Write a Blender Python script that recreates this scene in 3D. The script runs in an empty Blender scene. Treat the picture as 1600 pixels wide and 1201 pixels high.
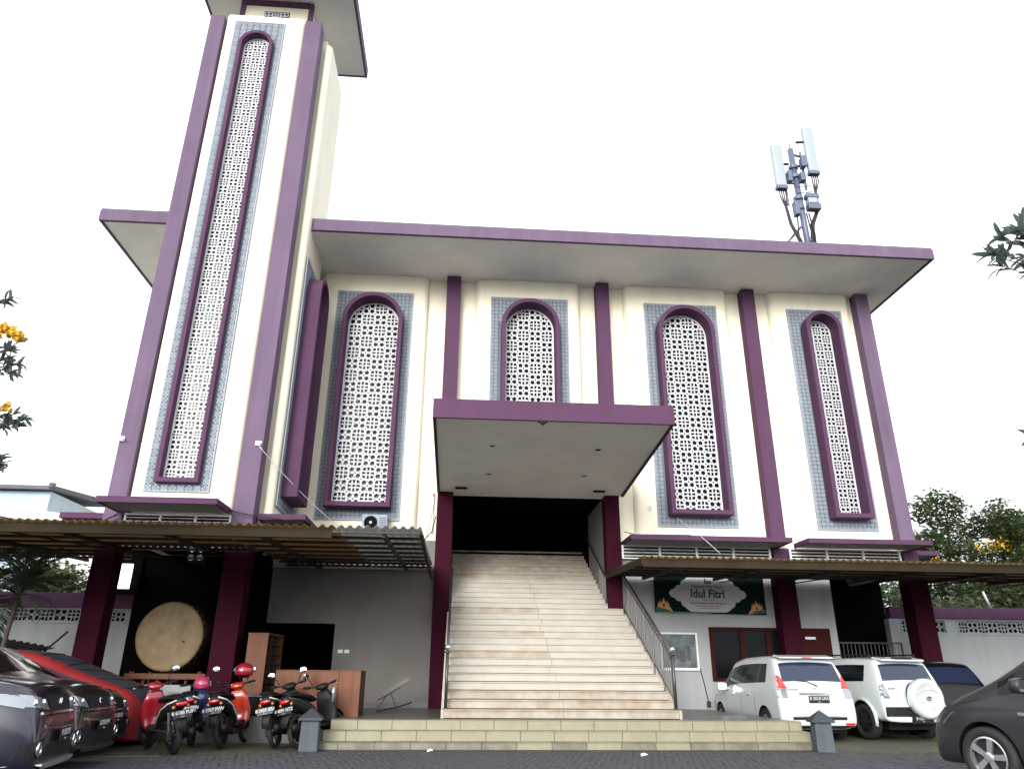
import bpy, bmesh, math, random
from math import pi, sin, cos, radians as R
from mathutils import Vector as V, Matrix, geometry
from mathutils.bvhtree import BVHTree
random.seed(11)
C = bpy.context.scene.collection
S = bpy.context.scene

# ---------------------------------------------------------------- camera
F, PT, YW, RL, H = 1141.8, 21.8, 4.05, .443, 1.15
t_, p_, r_ = R(PT), R(YW), R(RL)
fw = V((sin(p_)*cos(t_), cos(p_)*cos(t_), sin(t_)))
rt = V((cos(p_), -sin(p_), 0)); up = rt.cross(fw)
rr = rt*cos(r_) + up*sin(r_); uu = -rt*sin(r_) + up*cos(r_)
cd = bpy.data.cameras.new('camera'); cam = bpy.data.objects.new('camera', cd); C.objects.link(cam)
cam.matrix_world = Matrix(((rr.x, uu.x, -fw.x, 0), (rr.y, uu.y, -fw.y, 0), (rr.z, uu.z, -fw.z, H), (0, 0, 0, 1)))
cd.sensor_width = 36; cd.lens = F/1600*36; cd.clip_start = .05; cd.clip_end = 3000
S.camera = cam

# ---------------------------------------------------------------- world, sun, exposure
SUN_EL, SUN_AZ = 17, 198      # degrees; azimuth measured from +Y clockwise: the sun stands behind the camera, above thin cloud
w = bpy.data.worlds.new('World'); S.world = w; w.use_nodes = True
n = w.node_tree.nodes; l = w.node_tree.links
bg = n['Background']
sk = n.new('ShaderNodeTexSky'); sk.sky_type = 'NISHITA'; sk.sun_disc = False
sk.sun_elevation = R(SUN_EL); sk.sun_rotation = R(SUN_AZ); sk.air_density = 1.0; sk.dust_density = 4.0; sk.ozone_density = 1.0
hs = n.new('ShaderNodeHueSaturation'); hs.inputs['Saturation'].default_value = .18
mx = n.new('ShaderNodeMix'); mx.data_type = 'RGBA'; mx.inputs['Factor'].default_value = .6
mx.inputs[7].default_value = (9.0, 9.2, 9.8, 1)      # the even white veil of cloud over the blue
l.new(sk.outputs[0], hs.inputs['Color']); l.new(hs.outputs[0], mx.inputs[6]); l.new(mx.outputs[2], bg.inputs[0])
bg.inputs[1].default_value = .12
sd = bpy.data.lights.new('sun', 'SUN'); sd.energy = 1.2; sd.angle = R(22); sd.color = (1, .97, .92)
so = bpy.data.objects.new('sun', sd); C.objects.link(so)
az = R(SUN_AZ); el = R(SUN_EL)
so.rotation_euler = V((sin(az)*cos(el), cos(az)*cos(el), sin(el))).to_track_quat('Z', 'Y').to_euler()
S.view_settings.view_transform = 'Standard'; S.view_settings.look = 'None'
S.view_settings.exposure = 1.25; S.view_settings.gamma = 1; S.view_settings.use_curve_mapping = False

# ---------------------------------------------------------------- materials
def mat(name, col, rough=.6, metal=0, var=0, vs=2.0, bump=0, bs=40, coat=0, col2=None, streak=0, spec=None, trans=0):
    m = bpy.data.materials.new(name); m.use_nodes = True
    N = m.node_tree.nodes; L = m.node_tree.links; b = N['Principled BSDF']
    b.inputs['Base Color'].default_value = (*col, 1); b.inputs['Roughness'].default_value = rough
    b.inputs['Metallic'].default_value = metal
    if coat: b.inputs['Coat Weight'].default_value = coat; b.inputs['Coat Roughness'].default_value = .10
    if spec is not None: b.inputs['Specular IOR Level'].default_value = spec
    tc = N.new('ShaderNodeTexCoord')
    if var or col2:
        no = N.new('ShaderNodeTexNoise'); no.inputs['Scale'].default_value = vs; no.inputs['Detail'].default_value = 6
        no.inputs['Roughness'].default_value = .65
        L.new(tc.outputs['Object'], no.inputs['Vector'])
        src = no.outputs['Fac']
        if streak:
            mp = N.new('ShaderNodeMapping'); mp.inputs['Scale'].default_value = (streak, streak, .35)
            L.new(tc.outputs['Object'], mp.inputs[0])
            n2 = N.new('ShaderNodeTexNoise'); n2.inputs['Scale'].default_value = 1.0; n2.inputs['Detail'].default_value = 5
            L.new(mp.outputs[0], n2.inputs['Vector'])
            ad = N.new('ShaderNodeMath'); ad.operation = 'ADD'; L.new(no.outputs['Fac'], ad.inputs[0]); L.new(n2.outputs['Fac'], ad.inputs[1])
            mu = N.new('ShaderNodeMath'); mu.operation = 'MULTIPLY'; mu.inputs[1].default_value = .5; L.new(ad.outputs[0], mu.inputs[0])
            src = mu.outputs[0]
        rp = N.new('ShaderNodeMapRange'); rp.inputs[1].default_value = .32; rp.inputs[2].default_value = .68
        L.new(src, rp.inputs[0])
        c2 = col2 if col2 else tuple(c*(1-var) for c in col)
        mi = N.new('ShaderNodeMix'); mi.data_type = 'RGBA'
        mi.inputs[6].default_value = (*c2, 1); mi.inputs[7].default_value = (*[min(1, c*(1+var*.35)) for c in col], 1)
        L.new(rp.outputs[0], mi.inputs[0]); L.new(mi.outputs[2], b.inputs['Base Color'])
    if bump:
        nb = N.new('ShaderNodeTexNoise'); nb.inputs['Scale'].default_value = bs; nb.inputs['Detail'].default_value = 4
        L.new(tc.outputs['Object'], nb.inputs['Vector'])
        bp = N.new('ShaderNodeBump'); bp.inputs['Strength'].default_value = bump; bp.inputs['Distance'].default_value = .01
        L.new(nb.outputs['Fac'], bp.inputs['Height']); L.new(bp.outputs[0], b.inputs['Normal'])
    if trans:
        tr = N.new('ShaderNodeBsdfTranslucent'); tr.inputs[0].default_value = (*[min(1, c*1.6) for c in col], 1)
        ms = N.new('ShaderNodeMixShader'); ms.inputs[0].default_value = trans
        L.new(b.outputs[0], ms.inputs[1]); L.new(tr.outputs[0], ms.inputs[2]); L.new(ms.outputs[0], N['Material Output'].inputs[0])
    return m

M = {}
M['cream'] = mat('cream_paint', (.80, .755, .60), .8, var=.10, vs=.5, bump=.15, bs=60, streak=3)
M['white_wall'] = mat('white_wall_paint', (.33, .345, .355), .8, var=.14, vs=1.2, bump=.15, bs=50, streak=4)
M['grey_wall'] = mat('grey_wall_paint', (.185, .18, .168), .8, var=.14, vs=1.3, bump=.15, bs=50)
M['purple_haze'] = mat('hazed_purple_paint', (.138, .096, .152), .8, spec=.2, var=.22, vs=.8, bump=.2, bs=50, streak=5)  # paler, bluer purple: lens glare over high pillars and fascias put into colour
M['purple'] = mat('purple_paint', (.088, .042, .083), .8, spec=.15, var=.16, vs=.9, bump=.2, bs=50, streak=4)
M['maroon'] = mat('maroon_column', (.036, .0045, .014), .8, spec=.08, var=.2, vs=1.0, bump=.2, bs=50, streak=4)  # lower columns: deeper and redder than the pillars above
M['soffit'] = mat('soffit_paint', (.80, .80, .77), .8, var=.12, vs=.6, bump=.1, bs=30)
M['relief'] = mat('relief_grey', (.30, .34, .385), .75, var=.14, vs=3, bump=.3, bs=60)
M['relief_bg'] = mat('relief_ground', (.115, .14, .17), .85, var=.15, vs=3)  # darker than the carving: shade of the grooves put into the colour
M['grille'] = mat('grille_white', (.60, .61, .63), .5, var=.06, vs=3)
M['pane'] = mat('dark_glass', (.010, .012, .02), .2, spec=.25)
M['office_pane'] = mat('office_glass', (.004, .005, .006), .25, spec=.12)
M['dark'] = mat('interior_shade', (.004, .004, .0045), 1, spec=0)  # near-black, so the depth of room shade sits in the colour
M['black'] = mat('black_paint', (.008, .008, .009), .6, var=.3, vs=6, spec=.2)
M['marble'] = mat('stair_marble', (.39, .366, .315), .5, col2=(.33, .30, .25), vs=2.2, bump=.05)
M['marble2'] = mat('stair_marble_stain_shade', (.37, .335, .28), .55, col2=(.25, .195, .135), vs=3.0, bump=.05)
M['tile'] = mat('yellow_tile', (.25, .235, .155), .5, col2=(.205, .195, .13), vs=3.5, bump=.04)
M['tile_dirty'] = mat('yellow_tile_dirty', (.20, .19, .13), .6, col2=(.10, .094, .068), vs=3.5, bump=.05)
M['grout'] = mat('grout_dark', (.05, .045, .035), .9)
M['podium'] = mat('podium_floor_tile', (.10, .097, .09), .35, var=.2, vs=2)
M['steel'] = mat('stainless_rail', (.09, .085, .08), .45, metal=.8)
M['chrome'] = mat('chrome', (.75, .76, .78), .12, metal=1)
M['sheet'] = mat('brown_roof_sheet', (.19, .145, .085), .65, var=.3, vs=2, trans=.6, spec=.2)
M['sheet_grey'] = mat('grey_roof_sheet', (.30, .30, .28), .45, var=.25, vs=2, trans=.5)
M['beam'] = mat('gutter_brown', (.034, .027, .016), .8, spec=.1, var=.3, vs=2.5, streak=2)
M['steel_dark'] = mat('dark_steel', (.018, .014, .012), .6)
M['wood'] = mat('orange_wood', (.165, .050, .014), .6, col2=(.10, .028, .008), vs=5, streak=16)
M['wood_dark'] = mat('dark_wood', (.035, .014, .008), .5, var=.3, vs=4, streak=10)
M['frame_red'] = mat('red_brown_frame', (.040, .006, .004), .6, var=.2, vs=4, spec=.1)
M['skin'] = mat('drum_skin', (.26, .19, .095), .65, col2=(.15, .10, .045), vs=2.6, bump=.2)
M['stone'] = mat('bollard_stone', (.07, .083, .10), .7, var=.4, vs=5, bump=.4, bs=30, streak=8)
M['stone_dark'] = mat('bollard_cap_stone', (.03, .036, .045), .6, var=.3, vs=7, bump=.3)
M['rubber'] = mat('tyre_rubber', (.012, .012, .012), .75, bump=.2, bs=60)
M['black_plastic'] = mat('black_plastic', (.010, .010, .011), .55, spec=.25)
M['silver'] = mat('silver_alloy', (.62, .63, .65), .25, metal=.85)
M['rim_dark'] = mat('dark_alloy', (.035, .035, .038), .35, metal=.6)
M['white_car'] = mat('white_car_paint', (.50, .545, .54), .3, coat=1, var=.03, vs=2)
M['black_car'] = mat('black_car_paint', (.004, .004, .005), .3, coat=.35, spec=.2)
M['grey_car'] = mat('grey_car_paint', (.026, .024, .028), .45, metal=.3, coat=.35, bump=.02, bs=400)
M['blue_car'] = mat('blue_grey_car_paint', (.012, .013, .026), .3, metal=.3, coat=1)
M['brown_car'] = mat('brown_grey_car_paint', (.020, .017, .015), .3, metal=.3, coat=1)
M['car_glass'] = mat('tinted_glass', (.005, .006, .008), .08, spec=.3)
M['rear_glass'] = mat('blue_tinted_glass', (.014, .022, .050), .08, spec=.6)
M['red_lens'] = mat('red_lens', (.55, .015, .015), .15, coat=1)
M['clear_lens'] = mat('clear_lens', (.28, .31, .34), .1, metal=.5, coat=1)
M['smoke_lens'] = mat('smoked_lens', (.10, .12, .14), .12, metal=.3, coat=1)
M['amber'] = mat('amber_lens', (.30, .09, .01), .2, coat=1)
M['plate'] = mat('black_number_plate', (.006, .007, .009), .4)
M['plate_text'] = mat('plate_white_paint', (.42, .43, .45), .5)
M['cover'] = mat('car_cover_fabric', (.035, .042, .062), .8, var=.35, vs=3, bump=.6, bs=8)
M['cover_red'] = mat('car_cover_red', (.30, .014, .018), .75, var=.2, vs=3, bump=.5, bs=8)
M['red_paint'] = mat('scooter_red', (.26, .008, .018), .25, coat=1)
M['orange_paint'] = mat('scooter_orange_red', (.42, .032, .012), .3, coat=1)
M['blue_paint'] = mat('scooter_blue', (.01, .03, .12), .3, coat=1)
M['pink'] = mat('pink_paint', (.42, .035, .10), .3, coat=1)
M['cream_line'] = mat('beige_trim', (.55, .50, .40), .4)
M['bright'] = mat('mirror_glass', (.85, .88, .92), .03, metal=1)
M['white_plastic'] = mat('white_plastic', (.75, .77, .78), .4)
M['antenna'] = mat('antenna_white', (.29, .34, .36), .4)
M['galv'] = mat('galvanised_grey', (.11, .13, .19), .5, metal=.3)
M['cable'] = mat('black_cable', (.01, .01, .012), .6)
M['leaf'] = mat('leaf_green', (.070, .098, .038), .5, col2=(.034, .054, .024), vs=1.1, trans=.25)
M['leaf_near'] = mat('leaf_bluish', (.085, .11, .10), .4, col2=(.05, .07, .062), vs=4, trans=.45)
M['leaf_palm'] = mat('palm_leaf', (.05, .07, .04), .5, col2=(.02, .03, .02), vs=2, trans=.2)
M['flower'] = mat('yellow_flower', (.55, .34, .02), .6, trans=.2)
M['bark'] = mat('bark', (.09, .075, .06), .85, var=.4, vs=8, bump=.5, bs=12)
M['house_blue'] = mat('pale_blue_wall', (.42, .52, .64), .7, var=.1, vs=1, streak=2)
M['house_roof'] = mat('grey_roof', (.10, .10, .12), .7, var=.3, vs=3)
M['paper'] = mat('paper_white', (.75, .75, .75), .8)
M['ac'] = mat('ac_grey', (.20, .25, .32), .5)
M['banner'] = mat('banner_dark_green', (.003, .013, .010), .8, spec=.08)
M['banner_light'] = mat('banner_pale_panel', (.50, .45, .48), .6, col2=(.43, .46, .48), vs=1.5)
M['banner_ink'] = mat('banner_ink_green', (.006, .05, .04), .6)
M['banner_orange'] = mat('banner_orange', (.52, .24, .09), .6)
M['banner_green'] = mat('banner_green_strip', (.08, .30, .10), .6)
M['banner_teal'] = mat('banner_teal', (.01, .08, .07), .6)
M['poster'] = mat('poster_print', (.14, .20, .20), .4, col2=(.035, .03, .045), vs=3.5)
M['glass_box'] = mat('board_glass', (.05, .06, .06), .1)
M['yellow_paint'] = mat('worn_yellow_paint', (.30, .26, .05), .8, var=.5, vs=14)

def ground_mat(name, paver=False):
    m = bpy.data.materials.new(name); m.use_nodes = True
    N = m.node_tree.nodes; L = m.node_tree.links; b = N['Principled BSDF']; b.inputs['Roughness'].default_value = .75
    tc = N.new('ShaderNodeNewGeometry'); out = tc.outputs['Position']
    no = N.new('ShaderNodeTexNoise'); no.inputs['Scale'].default_value = 6; no.inputs['Detail'].default_value = 8; L.new(out, no.inputs['Vector'])
    cr = N.new('ShaderNodeMix'); cr.data_type = 'RGBA'
    cr.inputs[6].default_value = (.024, .025, .031, 1); cr.inputs[7].default_value = (.070, .071, .083, 1)
    L.new(no.outputs['Fac'], cr.inputs[0])
    last = cr.outputs[2]
    sx = N.new('ShaderNodeSeparateXYZ'); L.new(out, sx.inputs[0])
    # moss gathers where nobody drives: under the parked cars, at both sides of the steps
    n2 = N.new('ShaderNodeTexNoise'); n2.inputs['Scale'].default_value = 1.6; n2.inputs['Detail'].default_value = 9; n2.inputs['Roughness'].default_value = .7; L.new(out, n2.inputs['Vector'])
    fy = N.new('ShaderNodeMapRange'); fy.inputs[1].default_value = 12.0; fy.inputs[2].default_value = 14.0; L.new(sx.outputs[1], fy.inputs[0])
    ab = N.new('ShaderNodeMath'); ab.operation = 'SUBTRACT'; ab.inputs[1].default_value = 2.0; L.new(sx.outputs[0], ab.inputs[0])
    aa = N.new('ShaderNodeMath'); aa.operation = 'ABSOLUTE'; L.new(ab.outputs[0], aa.inputs[0])
    fx = N.new('ShaderNodeMapRange'); fx.inputs[1].default_value = 3.9; fx.inputs[2].default_value = 5.4; L.new(aa.outputs[0], fx.inputs[0])
    fm = N.new('ShaderNodeMath'); fm.operation = 'MULTIPLY'; L.new(fy.outputs[0], fm.inputs[0]); L.new(fx.outputs[0], fm.inputs[1])
    fr = N.new('ShaderNodeMapRange'); fr.inputs[1].default_value = .36; fr.inputs[2].default_value = .56; L.new(n2.outputs['Fac'], fr.inputs[0])
    ff = N.new('ShaderNodeMath'); ff.operation = 'MULTIPLY'; L.new(fm.outputs[0], ff.inputs[0]); L.new(fr.outputs[0], ff.inputs[1])
    mo = N.new('ShaderNodeMix'); mo.data_type = 'RGBA'; mo.inputs[7].default_value = (.070, .072, .026, 1)
    L.new(ff.outputs[0], mo.inputs[0]); L.new(last, mo.inputs[6]); last = mo.outputs[2]
    L.new(last, b.inputs['Base Color'])
    nb = N.new('ShaderNodeTexNoise'); nb.inputs['Scale'].default_value = 60; L.new(out, nb.inputs['Vector'])
    bp = N.new('ShaderNodeBump'); bp.inputs['Strength'].default_value = .5; bp.inputs['Distance'].default_value = .01
    L.new(nb.outputs['Fac'], bp.inputs['Height']); L.new(bp.outputs[0], b.inputs['Normal'])
    return m
M['ground'] = ground_mat('yard_ground'); M['paver'] = ground_mat('paver_block')

# ---------------------------------------------------------------- helpers
def tag(o, label=None, cat=None, group=None, kind=None):
    if label: o['label'] = label
    if cat: o['category'] = cat
    if group: o['group'] = group
    if kind: o['kind'] = kind
    return o
def empty(name, loc=(0, 0, 0), rz=0, label=None, cat=None, group=None):
    o = bpy.data.objects.new(name, None); C.objects.link(o); o.location = loc; o.rotation_euler = (0, 0, rz)
    o.empty_display_size = .2
    return tag(o, label, cat, group)
class MB:
    def __init__(s): s.v = []; s.f = []
    def add(s, vs, fs):
        k = len(s.v); s.v += [tuple(v) for v in vs]; s.f += [tuple(i+k for i in f) for f in fs]; return s
    def box(s, x0, x1, y0, y1, z0, z1):
        return s.add([(x0, y0, z0), (x1, y0, z0), (x1, y1, z0), (x0, y1, z0), (x0, y0, z1), (x1, y0, z1), (x1, y1, z1), (x0, y1, z1)],
                     [(0, 3, 2, 1), (4, 5, 6, 7), (0, 1, 5, 4), (1, 2, 6, 5), (2, 3, 7, 6), (3, 0, 4, 7)])
    def hexa(s, a, b):      # a: 4 bottom corners (ccw from above), b: 4 top corners
        return s.add(list(a)+list(b), [(0, 3, 2, 1), (4, 5, 6, 7), (0, 1, 5, 4), (1, 2, 6, 5), (2, 3, 7, 6), (3, 0, 4, 7)])
    def tube(s, pts, r, n=8, cap=True, r1=None):
        pts = [V(p) for p in pts]; m = len(pts); rings = []
        prev = None
        for i, p in enumerate(pts):
            d = (pts[min(i+1, m-1)]-pts[max(i-1, 0)]).normalized()
            if prev is None:
                a = d.orthogonal().normalized()
            else:
                a = (prev - d*prev.dot(d)).normalized()
            prev = a; b = d.cross(a)
            rad = r if r1 is None else r+(r1-r)*i/(m-1)
            rings.append([p+(a*cos(2*pi*k/n)+b*sin(2*pi*k/n))*rad for k in range(n)])
        vs = [q for g in rings for q in g]; fs = []
        for i in range(m-1):
            for k in range(n):
                fs.append((i*n+k, i*n+(k+1) % n, (i+1)*n+(k+1) % n, (i+1)*n+k))
        if cap: fs += [tuple(range(n))[::-1], tuple((m-1)*n+k for k in range(n))]
        return s.add(vs, fs)
    def lathe(s, prof, c=(0, 0, 0), axis='Z', n=24, close=True):
        vs = []; fs = []; m = len(prof)
        for k in range(n):
            a = 2*pi*k/n
            for (r, h) in prof:
                x, y, z = r*cos(a), r*sin(a), h
                if axis == 'Y': x, y, z = x, h, y
                if axis == 'X': x, y, z = h, x, y
                vs.append((x+c[0], y+c[1], z+c[2]))
        for k in range(n):
            k2 = (k+1) % n
            for i in range(m-1): fs.append((k*m+i, k2*m+i, k2*m+i+1, k*m+i+1))
        if close:
            fs.append(tuple(k*m for k in range(n))[::-1]); fs.append(tuple(k*m+m-1 for k in range(n)))
        return s.add(vs, fs)
    def loft(s, secs, n=14, e=1.0, cap=True):     # secs: (centre, half width in y, half height in the section plane); path lies in xz
        cs = [V(q[0]) for q in secs]; m = len(cs); vs = []; fs = []
        for i, q in enumerate(secs):
            d = (cs[min(i+1, m-1)]-cs[max(i-1, 0)]); d.y = 0; d.normalize()
            a = V((0, 1, 0)); b = d.cross(a)
            for k in range(n):
                t = 2*pi*k/n; cx, sx = cos(t), sin(t)
                cx = math.copysign(abs(cx)**e, cx); sx = math.copysign(abs(sx)**e, sx)
                vs.append(cs[i]+a*cx*q[1]+b*sx*q[2])
        for i in range(m-1):
            for k in range(n): fs.append((i*n+k, i*n+(k+1) % n, (i+1)*n+(k+1) % n, (i+1)*n+k))
        if cap: fs += [tuple(range(n))[::-1], tuple((m-1)*n+k for k in range(n))]
        return s.add(vs, fs)
    def ell(s, c, rx, ry, rz, n=12, m=8):
        vs = [(c[0], c[1], c[2]+rz)]
        for i in range(1, m):
            p = pi*i/m
            for k in range(n): vs.append((c[0]+rx*sin(p)*cos(2*pi*k/n), c[1]+ry*sin(p)*sin(2*pi*k/n), c[2]+rz*cos(p)))
        vs.append((c[0], c[1], c[2]-rz)); fs = [(0, 1+k, 1+(k+1) % n) for k in range(n)]
        for i in range(m-2):
            for k in range(n): a = 1+i*n; fs.append((a+k, a+n+k, a+n+(k+1) % n, a+(k+1) % n))
        a = 1+(m-2)*n; fs += [(a+k, len(vs)-1, a+(k+1) % n) for k in range(n)]
        return s.add(vs, fs)
    def plate(s, outer, holes, y0, y1, skip_outer=False, back=True):    # outlines in (x, z), y0 is the front
        polys = [[V((p[0], p[1], 0)) for p in outer]] + [[V((p[0], p[1], 0)) for p in h] for h in holes]
        tri = geometry.tessellate_polygon(polys); flat = [p for q in polys for p in q]; n = len(flat)
        vs = [(p.x, y0, p.y) for p in flat] + [(p.x, y1, p.y) for p in flat]; fs = []
        for t in tri:
            a, b, c = [flat[i] for i in t]
            if ((b-a).cross(c-a)).z < 0: t = (t[0], t[2], t[1])
            fs.append(tuple(t))
            if back: fs.append((t[0]+n, t[2]+n, t[1]+n))
        k = 0
        for qi, q in enumerate(polys):
            m = len(q)
            area = sum(q[i].x*q[(i+1) % m].y-q[(i+1) % m].x*q[i].y for i in range(m))
            if not (qi == 0 and skip_outer):
                for i in range(m):
                    a, b = k+i, k+(i+1) % m
                    if (area > 0) != (qi > 0): fs.append((b, a, a+n, b+n))
                    else: fs.append((a, b, b+n, a+n))
            k += m
        return s.add(vs, fs)
    def build(s, name, m, parent=None, smooth=False, bevel=0, loc=None, kind=None, label=None, seg=2):
        me = bpy.data.meshes.new(name); me.from_pydata(s.v, [], s.f); me.update()
        if smooth: me.shade_smooth()
        me.materials.append(m)
        o = bpy.data.objects.new(name, me); C.objects.link(o)
        if parent is not None: o.parent = parent
        if loc: o.location = loc
        if bevel:
            bv = o.modifiers.new('bevel', 'BEVEL'); bv.width = bevel; bv.segments = seg; bv.limit_method = 'ANGLE'; bv.angle_limit = R(40)
        if kind: o['kind'] = kind
        if label: o['label'] = label
        return o
def inst(src, parent, loc, rot=None, scale=None, name=None):
    o = src.copy(); C.objects.link(o); o.parent = parent; o.location = loc
    if rot: o.rotation_euler = rot
    if scale: o.scale = scale
    return o
def arch(w, z0, z1, n=18):     # outline of a round-topped opening, counter-clockwise seen from the front
    r = w/2; sp = z1-r
    return [(-r, z0), (r, z0)] + [(r*cos(pi*k/n), sp+r*sin(pi*k/n)) for k in range(n+1)]
def ringpoly(cx, cz, r, n=6, a0=0, sx=1, sz=1): return [(cx+sx*r*cos(a0+2*pi*k/n), cz+sz*r*sin(a0+2*pi*k/n)) for k in range(n)]
def text(s, size, m, parent, loc, rot=(pi/2, 0, 0), name='lettering', ext=.002, align='CENTER', sx=1, bold=0):
    cu = bpy.data.curves.new(name, 'FONT'); cu.body = s; cu.size = size; cu.align_x = align; cu.align_y = 'CENTER'; cu.extrude = ext; cu.resolution_u = 3
    if bold: cu.offset = bold
    q = bpy.data.objects.new(name, cu); C.objects.link(q); q.parent = parent; q.location = loc; q.rotation_euler = rot; q.scale = (sx, 1, 1)
    TEXTS.append((q, m)); return q
TEXTS = []
def convert_texts():
    dg = bpy.context.evaluated_depsgraph_get()
    for q, m in TEXTS:
        me = bpy.data.meshes.new_from_object(q.evaluated_get(dg)); me.materials.clear(); me.materials.append(m)
        o = bpy.data.objects.new('tmp', me); C.objects.link(o); o.parent = q.parent; o.location = q.location; o.rotation_euler = q.rotation_euler; o.scale = q.scale
        nm = q.name; par = q.parent; bpy.data.objects.remove(q); o.name = nm
# ================================================================ setting
gr = MB().add([(-400, -300, 0), (400, -300, 0), (400, 600, 0), (-400, 600, 0)], [(0, 1, 2, 3)]).build('ground', M['ground'], loc=(0, 0, -.014)); tag(gr, kind='structure')
# paving blocks, real ones with joints: the two nearest courses as parts, the rest joined
pave = MB().box(-9.2, 9.2, 10.3, 10.32, -.02, -.012).build('pavement', M['paver']); tag(pave, kind='structure')
pw, pl = .105, .21
blk = MB().box(-pw/2+.005, pw/2-.005, -pl/2+.005, pl/2-.005, -.03, 0).build('paver', M['paver'], pave, bevel=0)
field = MB(); cnt = 0; first = True
for j in range(-2, 12):
    y = 11.18+j*pl
    for i in range(-86, 87):
        x = i*pw+(pw/2 if j % 2 else 0); z = random.uniform(-.004, .003); 
        near = j in (0, 1) and -4.3 < x < 8 
        if near and cnt < 290:
            if first: blk.location = (x, y, z); first = False
            else: inst(blk, pave, (x, y, z), rot=(random.uniform(-.01, .01), random.uniform(-.02, .02), random.uniform(-.02, .02)))
            cnt += 1
        else:
            a = random.uniform(-.003, .003)
            field.add([(x-pw/2+.005, y-pl/2+.005, z-.02), (x+pw/2-.005, y-pl/2+.005, z-.02), (x+pw/2-.005, y+pl/2-.005, z-.02), (x-pw/2+.005, y+pl/2-.005, z-.02),
                       (x-pw/2+.007, y-pl/2+.007, z-a), (x+pw/2-.007, y-pl/2+.007, z+a), (x+pw/2-.007, y+pl/2-.007, z+a), (x-pw/2+.007, y+pl/2-.007, z-a)],
                      [(4, 5, 6, 7), (0, 1, 5, 4), (1, 2, 6, 5), (2, 3, 7, 6), (3, 0, 4, 7)])
field.build('paver_field', M['paver'], pave, kind='stuff')
# podium the building stands on
pod = MB().box(-2.13, 6.36, 14.60, 30, -.1, .43)
pod.box(-5.25, -2.135, 15.3, 30, -.1, .43); pod.box(-8.1, -5.255, 16.32, 30, -.1, .43)
pod = pod.build('podium_floor', M['podium']); tag(pod, kind='structure')

# ---------------------------------------------------------------- the three yellow tiled steps
st = empty('front_steps', (2.1, 13.75, 0), label='three wide low steps of yellow tiles leading up to the podium', cat='steps')
rows = [(13.75, 0, .11, -2.28, 6.42), (14.03, .11, .27, -2.2, 6.40), (14.31, .27, .43, -2.13, 6.38)]
core = MB()
for (y, z0, z1, xa, xb) in rows: core.box(xa-2.1+.004, xb-2.1-.004, y-13.75+.008, .96, z0-.002 if z0 else -.05, z1-.006)
core.build('core', M['grout'], st)
for k, (y, z0, z1, xa, xb) in enumerate(rows):
    x = xa; tw = .6; x1 = xa+[.35, .36, .42][k] + random.uniform(0, .05)
    while x < xb-.02:
        e = min(x1, xb)
        m = M['tile'] if k else (M['tile_dirty'] if random.random() < .75 or x > 4.8 else M['tile'])
        mb = MB(); g = .004
        j = random.uniform(-.002, .002)
        mb.box(x+g-2.1, e-g-2.1, y-13.75-.006+j, y-13.75+.01, z0+.006, z1-.006)
        mb.box(x+g-2.1, e-g-2.1, y-13.75-.012+j, y-13.75+(.31 if k < 2 else .30), z1-.005, z1+.004)
        mb.build('tile', m, st, bevel=.002, seg=1)
        x = e; x1 = e+tw

# ---------------------------------------------------------------- mosque building
B = empty('mosque_building', (4, 19.5, 0), label='large cream mosque hall with purple pillars, round-topped lattice windows and a wide flat roof', cat='mosque')
BX, BY = 4.0, 19.5
def part(mb, name, m, parent=None, **k):      # mesh written in world coordinates, moved into the parent's frame
    p = parent if parent is not None else B
    loc = p.matrix_world.inverted() if False else None
    q = p; off = V((0, 0, 0))
    while q is not None: off += V(q.location); q = q.parent
    return mb.build(name, m, p, loc=tuple(-off), **k)
FZ = .43
ZS = 12.45
# pillars
PX = [(-.61, -.19), (3.94, 4.34), (8.52, 8.92), (12.18, 12.60)]
for i, (a, b) in enumerate(PX):
    lo = 6.35 if i < 2 else 4.575
    part(MB().box(a, b, 19.5, 19.86, lo, ZS-.004), 'pillar', M['purple' if i < 3 else 'purple_haze'], bevel=.012)
# lower columns
for i, (a, b) in enumerate(PX):
    lo = FZ; hi = 6.0 if i < 2 else 4.46
    g = .0 if i < 2 else .05
    z0 = FZ if i < 3 else 0
    part(MB().box(a-g, b+g, 19.48-g*2, 19.9, z0+.002, hi if i < 2 else 3.96), 'column', M['maroon'], bevel=.012)
    if i >= 2: part(MB().box(a, b, 19.497, 19.9, 3.965, 4.455), 'column_head', M['purple'], bevel=.008)
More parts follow.
